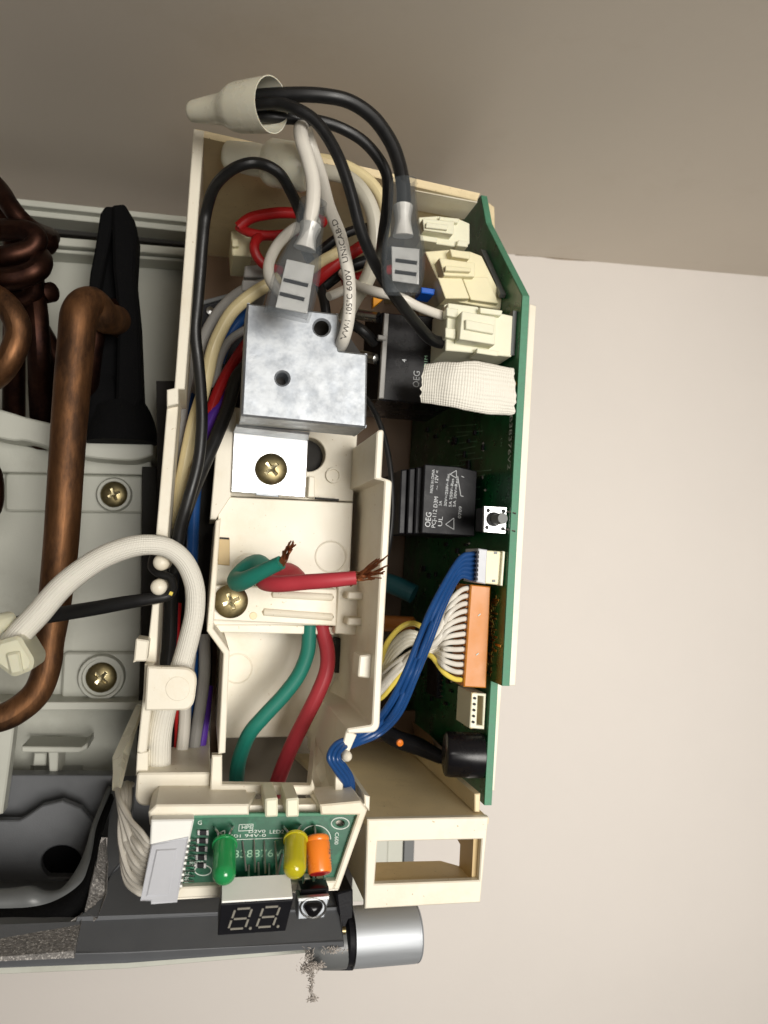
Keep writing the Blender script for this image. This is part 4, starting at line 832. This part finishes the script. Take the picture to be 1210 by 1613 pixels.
# spade terminals
def spade(label, secs, Y, plate, slots, crimp):
    c0 = W(secs[0][0], secs[0][1], Y); t = thing('spade_terminal', label, 'spade terminal', c0, 'insulated spade terminals')
    a = V(secs[0][:2]); b = V(secs[-1][:2]); d = (b-a).normalized(); s2 = V((-d.y, d.x)); seg = 32; vs, fs = [], []
    Q = cr(secs, 4)
    for (x, y, hw, ht, pw) in Q:
        for k in range(seg):
            q = 2*math.pi*k/seg; cc, ss = math.cos(q), math.sin(q)
            e = 2/pw; u = hw*math.copysign(abs(cc)**e, cc); v = ht*math.copysign(abs(ss)**e, ss)
            p = W(x+s2.x*u, y+s2.y*u, Y); vs.append(p+V((0, -mm(v, Y), 0)))
    nr = len(Q)
    for i in range(nr-1):
        for k in range(seg): fs.append((i*seg+k, i*seg+(k+1) % seg, (i+1)*seg+(k+1) % seg, (i+1)*seg+k))
    # inner skin so that the sleeve has a wall
    k0 = len(vs); cen = [sum((vs[i*seg+k] for k in range(seg)), V())/seg for i in range(nr)]
    for i in range(nr):
        for k in range(seg): vs.append(cen[i]+(vs[i*seg+k]-cen[i])*.88)
    for i in range(nr-1):
        for k in range(seg): fs.append((k0+i*seg+k, k0+(i+1)*seg+k, k0+(i+1)*seg+(k+1) % seg, k0+i*seg+(k+1) % seg))
    for i in (0, nr-1):
        for k in range(seg): fs.append((i*seg+k, i*seg+(k+1) % seg, k0+i*seg+(k+1) % seg, k0+i*seg+k))
    obj('vinyl_sleeve', (vs, fs, None, True), sleeve_m, t, smooth=True)
    te = obj('terminal', pl(plate, Y-.18, .06, .0001, holes=slots), tplate, t)
    obj('terminal_back', pl(plate, Y-.10, .05, 0), blk_pl, te)
    obj('crimp_barrel', tb([(*crimp[0], Y-.05, crimp[2]), ((crimp[0][0]+crimp[1][0])/2, (crimp[0][1]+crimp[1][1])/2, Y-.1, crimp[2]*.8), (*crimp[1], Y-.05, crimp[2]*1.05)], crimp[2], 16, 5), tplate, te)
    return t
def rslot(cx_, cy_, L_, w_, ang):
    c, s = math.cos(ang), math.sin(ang); return [(cx_+c*u-s*v, cy_+s*u+c*v) for u, v in ((-L_/2, -w_/2), (L_/2, -w_/2), (L_/2, w_/2), (-L_/2, w_/2))]
spade('left grey vinyl sleeved spade terminal resting on the metal cover', [(494, 318, 22, 20, 2), (490, 340, 23, 20, 2), (486, 362, 24, 19, 2), (482, 380, 26, 17, 2.2), (476, 402, 31, 14, 3), (470, 424, 36, 12, 3.6), (464, 448, 38, 11, 4), (457, 478, 38, 11, 4), (451, 499, 37, 11, 4)], 29.2,
      [(452, 408), (496, 418), (484, 494), (434, 484)], [rslot(466, 445, 40, 6, .24), rslot(460, 467, 40, 6, .24)], ((489, 356), (480, 392), 18))
spade('right grey vinyl sleeved spade terminal hanging in front of the board connectors', [(635, 284, 21, 18, 2), (634, 310, 22, 18, 2), (635, 334, 23, 17, 2), (635, 352, 25, 16, 2.2), (635, 372, 30, 13, 3), (635, 396, 34, 11, 3.6), (635, 424, 34, 10, 4), (634, 448, 31, 10, 4), (633, 463, 27, 9, 3)], 28.9,
      [(617, 388), (661, 392), (660, 448), (618, 442)], [rslot(640, 412, 34, 6, .13), rslot(639, 430, 34, 6, .13)], ((635, 326), (635, 372), 17))

# ================================================================== MIDDLE: cut green and red cables, braided tube
def cutcable(name, label, P_, m_, strands, seed):
    t = thing(name, label, 'cable', W(*P_[0][:3]), 'cut mains leads on the tray')
    obj('insulation', tb(P_, 12, 20, 7), m_, t); rr = random.Random(seed); ms = []
    x, y, Y = P_[-1][:3]; core = []
    for (ex, ey) in strands:
        for rep in range(3):
            a = (x+rr.gauss(0, 3), y+rr.gauss(0, 3), Y+rr.gauss(0, .06)); g = 0 if rep == 0 else 5
            e = (ex+rr.gauss(0, 1)*g*.6-(ex-x)*.08*rep, ey+rr.gauss(0, 1)*g*.6-(ey-y)*.08*rep, Y-.35+rr.gauss(0, .14))
            mid = ((a[0]*.5+e[0]*.5)+rr.gauss(0, 2), (a[1]*.5+e[1]*.5)+rr.gauss(0, 2), Y-.1)
            obj('copper_strand', tb([(a[0]-(e[0]-a[0])*.15, a[1]-(e[1]-a[1])*.15, Y+.05), a, mid, e], 1.25, 6, 4), strand_m, t)
    return t
cutcable('green_lead', 'green lead folded over the clamp with short frayed copper ends pointing up', [(430, 945, 38.0, 12), (428, 918, 37.8, 12), (421, 900, 37.0, 14), (406, 888, 36.2, 15), (388, 898, 35.2, 16), (374, 915, 34.6, 16), (386, 914, 33.8, 14), (410, 902, 33.2, 12), (443, 886, 32.6, 11)], teal_w, [(449, 866), (456, 854), (462, 852), (466, 858), (455, 868), (460, 862)], 4)
cutcable('red_lead', 'red lead folded over the clamp with long frayed copper ends pointing right', [(474, 945, 38.0, 12), (474, 922, 37.8, 12), (468, 909, 37.0, 13), (452, 901, 36.0, 15), (430, 906, 34.8, 15), (416, 915, 34.0, 14), (436, 920, 33.2, 13), (480, 917, 32.6, 12.5), (520, 914, 32.2, 12), (561, 910, 32, 11)], rose_w, [(598, 880), (612, 874), (612, 890), (606, 900), (604, 904), (590, 912), (596, 890)], 5)
wire('green_cable', 'green cable running down from the clamp in the lower tray recess', 'cable', [(488, 975, 38.8), (487, 1000, 38.8), (484, 1030, 38.8), (470, 1064, 38.8), (446, 1096, 38.8), (418, 1126, 38.8), (394, 1154, 39), (380, 1186, 39.6), (374, 1214, 40), (371, 1262, 40.6)], 11.5, teal_w, 'mains cables in the tray recess', sides=18)
wire('red_cable', 'red cable running down from the clamp in the lower tray recess', 'cable', [(504, 975, 38.8), (510, 1000, 38.8), (516, 1028, 38.6), (514, 1058, 38.4), (500, 1094, 38.4), (482, 1130, 38.6), (464, 1166, 39), (450, 1198, 39.6), (438, 1230, 40), (428, 1262, 40.6)], 12, rose_w, 'mains cables in the tray recess', sides=18)
# braided white tube
obj('braided_tube', tb([(10, 1034, 33.6, 18), (27, 1003, 33.4, 18), (60, 967, 33.2, 18), (101, 921, 33, 17.5), (151, 884, 32.9, 17), (197, 864, 32.8, 16.5), (234, 858, 32.8, 15.5), (266, 864, 33, 15), (291, 885, 33.2, 15), (306, 921, 33.4, 15), (307, 962, 33.6, 15), (298, 1006, 33.8, 15.5), (284, 1054, 34, 16), (264, 1100, 34.4, 18), (256, 1130, 34.8, 18), (251, 1165, 35.2, 18), (250, 1222, 36, 18)], 16, 24, 8), braid_m, None, 'white braided tube arching from the left clamp over the pegs and under the cable clip', 'tube', smooth='all')
twin = wire('black_cable', 'black twin cable crossing left from between the two cream pegs behind the braided tube', 'cable', [(-20, 985, 37), (20, 981, 36.6), (90, 968, 35.4, 11), (150, 958, 34.4, 11), (200, 949, 34, 10.5), (240, 943, 33.8, 9), (264, 938, 33.8, 8), (273, 925, 34, 7), (268, 910, 34.2, 7), (250, 903, 34.4, 7), (240, 892, 34.8, 7), (244, 872, 35.4, 7)], 9, blk, bk, sides=14, flat=.8)
wire('cable_mark', None, None, [(267, 934, 33.0), (272, 936, 33.0)], 3, yellow_w, None, parent=twin, sides=8)
tc_ = thing('tube_clamp', 'translucent natural nylon clamp on the end of the braided tube at the left edge', 'clamp', W(24, 1035, 33))
obj('clamp_body', pl([(-4, 1010, 6), (30, 1001, 8), (54, 1040, 8), (50, 1056, 6), (20, 1068, 8), (-14, 1042, 6)], 32.0, 2.4, .0014, r=6), tiedye, tc_)
obj('clamp_tab', pl([(8, 1030), (30, 1026), (36, 1060), (16, 1064)], 31.8, .8, .0008, r=4), tiedye, tc_)
obj('clamp_neck', tb([(-20, 1010, 33.5), (-6, 985, 33.5), (16, 978, 34)], 14, 16, 4), tiedye, tc_)

# ================================================================== RIGHT HARNESSES
hb = thing('blue_harness', 'bundle of blue wires from the small white connector down to the hook on the tray', 'wire harness', W(670, 1000, 35))
for k in range(6):
    y = 871+k*7.6; o_ = (k-2.5)
    obj('blue_wire', tb([(762, y+1, 34.3), (744, y+2, 34.2), (722, y*.55+(905)*.45+o_*1.2, 34.2), (690+o_*3, 955+o_*1.5, 33.6+(k % 2)*.3), (668+o_*3.6, 1010+o_, 33.2+(k % 3)*.25), (647+o_*4, 1062, 33+(k % 2)*.3), (620+o_*4, 1118+o_*2, 33.4+(k % 3)*.2), (592+o_*2.5, 1148+o_*3, 34.2+(k % 2)*.3), (560+o_, 1166+o_*2.2, 34.0), (536+o_*2.6, 1176+o_*1.8, 33.2+(k % 2)*.35, 4.2), (526+o_*3.2, 1194+o_*.5, 32.8+(k % 2)*.4, 4.2), (536+o_*3.0, 1210-o_, 33.0+(k % 2)*.4, 4.2), (549+o_*2.2, 1232-o_*1.5, 33.6+(k % 2)*.4, 4.2), (551+o_*1.8, 1262, 34.6, 4.2)], 4.7, 10, 6), blue_w, hb)
ho = thing('white_harness', 'fan of white and yellow wires plugged into the long orange connector', 'wire harness', W(700, 1010, 35.5))
oc = obj('plug', pl([(742, 921), (773, 924), (766, 1084), (731, 1082)], 34.8, 1.8, .0005), org, ho)
obj('plug_step', pl([(736, 924), (742, 922), (731, 1082), (727, 1078)], 35.1, 1.6, .0003), org, oc)
for (x, y) in ((753, 968), (750, 1030)): obj('plug_scuff', tb([(x, y+2, 34.78), (x+4, y-1, 34.78)], 1, 6, 2), silk, oc)
for k in range(13):
    y = 926+k*12.0; x = 740-k*.8; last = k == 12
    ym = 1023+(k-6)*2.2
    P_ = [(x+2, y, 35.2), (x-14, y+(1023-y)*.03+1, 35.0), (x-32, y+(1023-y)*.25, 35.0-(k % 3)*.15)]
    if k < 8: P_ += [(690-k*1.2, ym-14+k*2, 34.9+(k % 4)*.3), (660-k*2, ym+10, 35.4+(k % 3)*.3), (626-k, 1042+k*3.2, 36+(k % 4)*.3), (600-k*.5, 1066+k*4, 36.8), (580, 1090+k*4, 38)]
    else: P_ += [(692-(k-8)*3, 1022+(k-8)*3, 35.6+(k % 3)*.25), (664, 1022+(k-8)*3, 36.2), (632, 1046+(k-8)*4, 36.6), (602, 1082+(k-8)*4, 37.4), (582, 1104, 38.4)]
    obj('yellow_wire' if last else 'white_wire', tb(P_, 4.3, 9, 5), yellow_w if last else white_w, ho)
    obj('contact_slot', pl(rect(x-4, y-4.5, x+1, y-2.2), 35.05, .2, 0), blk_pl, oc)
obj('yellow_wire', tb([(594, 1060, 37.4), (602, 1034, 36.4), (612, 1010, 35.8), (632, 988, 35.4), (652, 982, 35.4), (672, 992, 36)], 4.6, 9, 6), yellow_w, ho)
for k in range(4): obj('white_wire', tb([(592, 1072+k*7, 37.6), (606, 1040+k*8, 36.8), (624, 1010+k*7, 36.2), (646, 996+k*6, 36), (676, 1008+k*4, 36)], 5, 9, 5), offw, ho)

# ================================================================== DISPLAY BOARD
db = thing('display_board', 'small green display board with two lamps and a readout at the bottom', 'circuit board', W(410, 1340, 32))
Yd = 31.9
bd_o = [(243, 1288), (415, 1285), (563, 1284), (526, 1384), (524, 1390), (284, 1396)]
bo = obj('board', pl(bd_o, Yd, .16, .0002, holes=[circ(536, 1297, 7, 18, 5)]), pcb_d, db)
obj('board_edge', pl([(243, 1284), (415, 1281), (564, 1281), (563, 1285), (415, 1287), (244, 1290)], Yd-.08, .2, .0002), pcb_edge, db)
def dt(s, x, y, h, wd, m_=silk, ang=0.0):
    u = X_*math.cos(ang)-Z_*math.sin(ang); v = Z_*math.cos(ang)+X_*math.sin(ang)
    text(s, m_, bo, W(x, y, Yd-.01), u, v, mm(h, Yd), mm(wd, Yd))
dt('838876V2', 366, 1351, 11, 84, silk_g); dt('D2V0', 391, 1312, 4.4, 25); dt('LED1', 357, 1319.5, 4.4, 20); dt('94V-0', 385, 1318.5, 4.4, 32); dt('LED2', 424, 1313, 5.2, 22); dt('HPE', 380, 1306, 5.5, 16)
text('C600', silk, bo, W(528, 1311, Yd-.01), -Z_, X_, mm(6, Yd), mm(18, Yd)); text('CN61', silk, bo, W(292, 1370, Yd-.01), -Z_, X_, mm(6, Yd), mm(18, Yd)); dt('R800', 298, 1362, 5, 20); dt('G', 311, 1299, 6, 6)
def ring(x, y, rx, ry, Y, w_=.8, n=26, a0=0, a1=2*math.pi):
    pts = [(x+rx*math.cos(a0+(a1-a0)*i/n), y+ry*math.sin(a0+(a1-a0)*i/n), Y) for i in range(n+1)]
    return tb(pts, w_, 5, 1)
obj('printed_mark', join(ring(536, 1297, 14, 9, Yd), ring(497, 1322, 24, 22, Yd, .8, 20, math.pi, 2*math.pi), ring(320, 1371, 13, 8, Yd), tri_outline([(377, 1299), (399, 1298), (398, 1308), (376, 1309)], Yd-.01, .8), tri_outline([(346, 1312), (354, 1308), (354, 1316)], Yd-.01, 1.6), tri_outline([(452, 1312), (461, 1308), (460, 1316)], Yd-.01, 1.6), bar(W(358, 1323, Yd-.01), W(445, 1320, Yd-.01), mm(.8, Yd), mm(.4, Yd), Y_)), silk, bo)
for k in range(5):
    y = 1312+k*13; x = 320-k*1.0
    rz = obj('resistor', pl(rect(x-7, y-4, x+7, y+4), Yd-.12, .12, .0002), blk_pl, db)
    for s in (-1, 1): obj('resistor_end', pl(rect(x+s*7-2, y-4, x+s*7+2, y+4), Yd-.13, .12, .0001), tin, rz)
trk = []
for (x0, y0, x1, y1) in ((382, 1325, 388, 1372), (400, 1322, 402, 1374), (416, 1324, 418, 1376), (433, 1325, 436, 1378), (392, 1362, 392, 1384), (407, 1358, 408, 1384), (424, 1360, 424, 1384), (445, 1345, 436, 1384)):
    trk.append(tb([(x0, y0, Yd-.05), (x0+(x1-x0)*.4, y0+(y1-y0)*.4, Yd-.15), (x1, y1, Yd-.5)], 1.6, 7, 3))
obj('display_leads', join(*trk), tin, db)
# connector with the white wires
cn = obj('connector', pl([(238, 1292), (306, 1291), (300, 1318), (296, 1330), (236, 1332)], 31.0, 1.0, .0005, r=2), white_pl, db)
obj('connector_shroud', slab(P3([(238, 1330, 30.9), (297, 1318, 30.9), (279, 1421, 29.9), (238, 1424, 29.9), (238, 1419, 29.9), (221, 1419, 29.9)]), (0, .010, 0), .0005), bluegrey, cn)
obj('connector_panel', slab(P3([(246, 1338, 30.75), (279, 1336, 30.75), (266, 1411, 30.0), (230, 1412, 30.0)]), (0, .002, 0), .0005), bluegrey, cn)
for k in range(9): obj('tooth', pl(rect(294-k*1.6, 1322+k*9, 300-k*1.6, 1326+k*9), 31.2, .5, .0001), white_pl, cn)
for k in range(9): obj('contact', tb([(298-k*1.4, 1324+k*8, 31.4), (312-k*.8, 1324+k*8, 31.85)], 1.2, 6, 2), tin, cn)
hw = thing('white_wires', 'curved bundle of white wires feeding the display board connector from the left', 'wire harness', W(210, 1320, 32))
for k in range(12):
    y = 1328+k*7.4; x = 243-k*1.7; lead = (k == 12)
    P_ = [(x+6, y, 31.2), (x-8, y-2-k*.2, 31.3), (222-k*2.2, y-18-k*.6, 31.8+(k % 3)*.15), (204-k*1.6+(k % 3)*3, 1290+k*3.4, 32.8+(k % 4)*.2), (188+(k % 4)*5, 1258+(k % 3)*4, 34.4+(k % 4)*.3), (186+(k % 4)*6, 1236+(k % 2)*3, 37+(k % 3)*.5), (196+(k % 4)*4, 1236, 40)]
    obj('yellow_wire' if lead else 'white_wire', tb(P_, 4.2, 9, 6), yellow_w if lead else white_w, hw)
obj('cable_jacket', slab(P3([(214, 1110, 41), (222, 1112, 40), (200, 1190, 38), (186, 1246, 35.4), (176, 1244, 35.6), (178, 1196, 38)]), (.001, .002, 0), .0003), natural, hw)
# lamps
def led(m_, A_, B_, r, leads, label):
    a, b = W(*A_), W(*B_); ax = b-a; L_ = ax.length; r = mm(r, A_[2]); pr = [(0, 0), (0, r*1.12), (.001, r*1.12), (.0011, r)]
    for i in range(9):
        q = i/8*math.pi/2; pr.append((L_-r+r*math.sin(q), r*math.cos(q)))
    o = obj('indicator_lamp', lathe(a, ax, pr, 28), m_, db, label)
    obj('lamp_chip', lathe(a+ax.normalized()*.0022, ax, [(0, 0), (0, r*.55), (.002, r*.45), (.003, 0)], 14), tin, o)
    for (x0, y0, x1, y1) in leads:
        obj('lead', tb([(x0, y0, Yd+.0), (x0+(x1-x0)*.3, y0+2, Yd-.5), (x1, y0+10, A_[2]-.02), (x1, y1, A_[2]+.05)], 1.7, 7, 4), tin, o)
    return o
led(led_g, (354, 1329, 31.2), (353, 1390, 29.6), 17, [(338, 1304, 344, 1328), (368, 1303, 362, 1327)], 'green indicator lamp')
led(led_y, (466, 1322, 31.2), (464, 1380, 29.6), 17, [(446, 1302, 454, 1322), (475, 1301, 468, 1322)], 'yellow indicator lamp')
# orange capacitor
a, b = W(500, 1316, 31.3), W(504, 1376, 30.6); ax = b-a; L_ = ax.length; r = mm(18.5, 31)
oc_ = obj('capacitor', lathe(a, ax, [(0, 0), (0, r*.8), (.0006, r*.95), (L_*.12, r), (L_*.17, r*.93), (L_*.22, r), (L_*.93, r), (L_*.99, r*.93), (L_, r*.85)], 30), org_c, db)
obj('capacitor_seal', lathe(a+ax*.99, ax, [(0, r*.86), (.0004, r*.8), (.0004, 0)], 24), red_w, oc_)
obj('capacitor_lead', tb([(496, 1308, Yd), (496, 1300, Yd-.3), (497, 1316, 31.2)], 1.6, 7, 4), tin, oc_)
text('22 16V', ink, oc_, W(519, 1336, 30.6), -Z_, X_, mm(5, 31), mm(28, 31))
# two digit readout
Yr = 29.6
fr = [W(348, 1425, Yr), W(462, 1418, Yr), W(450, 1467, Yr+.5), W(343, 1474, Yr+.5)]
back = [W(355, 1386, 32.0), W(458, 1380, 32.0)]
ro = obj('readout', slab(fr, (0, .0100, .0040), .0003), blk_pl, db)
tp = [fr[0]+V((.0003, .0002, .0003)), fr[1]+V((-.0003, .0002, .0003))]
obj('readout_top', slab([tp[0], tp[1], tp[1]+V((0, .0102, .0041)), tp[0]+V((0, .0102, .0041))], (0, 0, .0008), .0002), white_pl, ro)
fu = (fr[1]-fr[0]); fv = (fr[0]-fr[3]); fn = fu.cross(fv).normalized()
if fn.y > 0: fn = -fn
def fpt(u, v): return fr[3]+fu*u*.97+fv*v+fn*.00012
def digit(u0):
    w_, h0, h1, hm, sl_ = .24, .20, .84, .52, .07; S = []
    def seg(a_, b_, th=.028):
        S.append(bar(fpt(*a_), fpt(*b_), fu.length*th, .0003, fn))
    def sh(u, v): return (u0+u+sl_*(v-h0)/(h1-h0), v)
    g = .03
    seg(sh(g, h0), sh(w_-g, h0)); seg(sh(g, hm), sh(w_-g, hm)); seg(sh(g, h1), sh(w_-g, h1))
    for (uu, va, vb) in ((0, h0, hm), (w_, h0, hm), (0, hm, h1), (w_, hm, h1)): seg(sh(uu, va+.04), sh(uu, vb-.04))
    dd = fpt(u0+w_+.075, h0-.01); S.append(lathe(dd, fn, [(0, fu.length*.022), (.0003, fu.length*.02), (.0003, 0)], 12))
    for s in S: obj('segment', s, seg_off, ro)
digit(.14); digit(.54)
# infrared receiver
ir = obj('receiver', pl([(470, 1418), (519, 1414), (511, 1446), (469, 1449)], 29.8, .9, .0004), zinc, db)
obj('receiver_top', pl([(474, 1402), (518, 1398), (519, 1416), (471, 1419)], 30.2, .9, .0003), blk_gl, ir)
obj('receiver_bezel', pl([(469, 1415), (519, 1411), (519, 1417), (470, 1421)], 29.75, .2, .0002), zinc_b, ir)
lc = W(493, 1430, 29.8); lr = mm(15, 29.8)
vs, fs = [], []; seg = 24; rings = 7
for i in range(rings+1):
    q = i/rings*math.pi/2
    for k in range(seg):
        a = 2*math.pi*k/seg; rr_ = lr*math.cos(q)*(1+.10*math.cos(3*(a+math.pi/2)))
        vs.append(lc+V((rr_*math.cos(a), -lr*.8*math.sin(q), rr_*.82*math.sin(a))))
for i in range(rings):
    for k in range(seg): fs.append((i*seg+k, i*seg+(k+1) % seg, (i+1)*seg+(k+1) % seg, (i+1)*seg+k))
obj('receiver_lens', (vs, fs, None, True), blk_gl, ir, smooth='all')
obj('lens_ring', ring(493, 1430, 20, 16, 29.78, 1.6, 24), tin, ir)
for x in (478, 494, 511): obj('receiver_lead', tb([(x, 1378, Yd), (x, 1386, 31), (x, 1404, 30.6)], 2, 7, 3), tin, ir)
for x in (478, 500): obj('receiver_support', pl(rect(x, 1384, x+11, 1402), 31.2, .5, .0003), ivory, ir)

# grime along the joint
wl = bpy.data.objects['wall']
obj('joint_grime', tb([(812, 401.5, YW-.01), (850, 404, YW-.01), (880, 408, YW-.01), (930, 411, YW-.01)], .9, 5, 6), mat('joint_grime', (140, 122, 100), .9, var=.4, vscale=300), wl)
flush_texts()
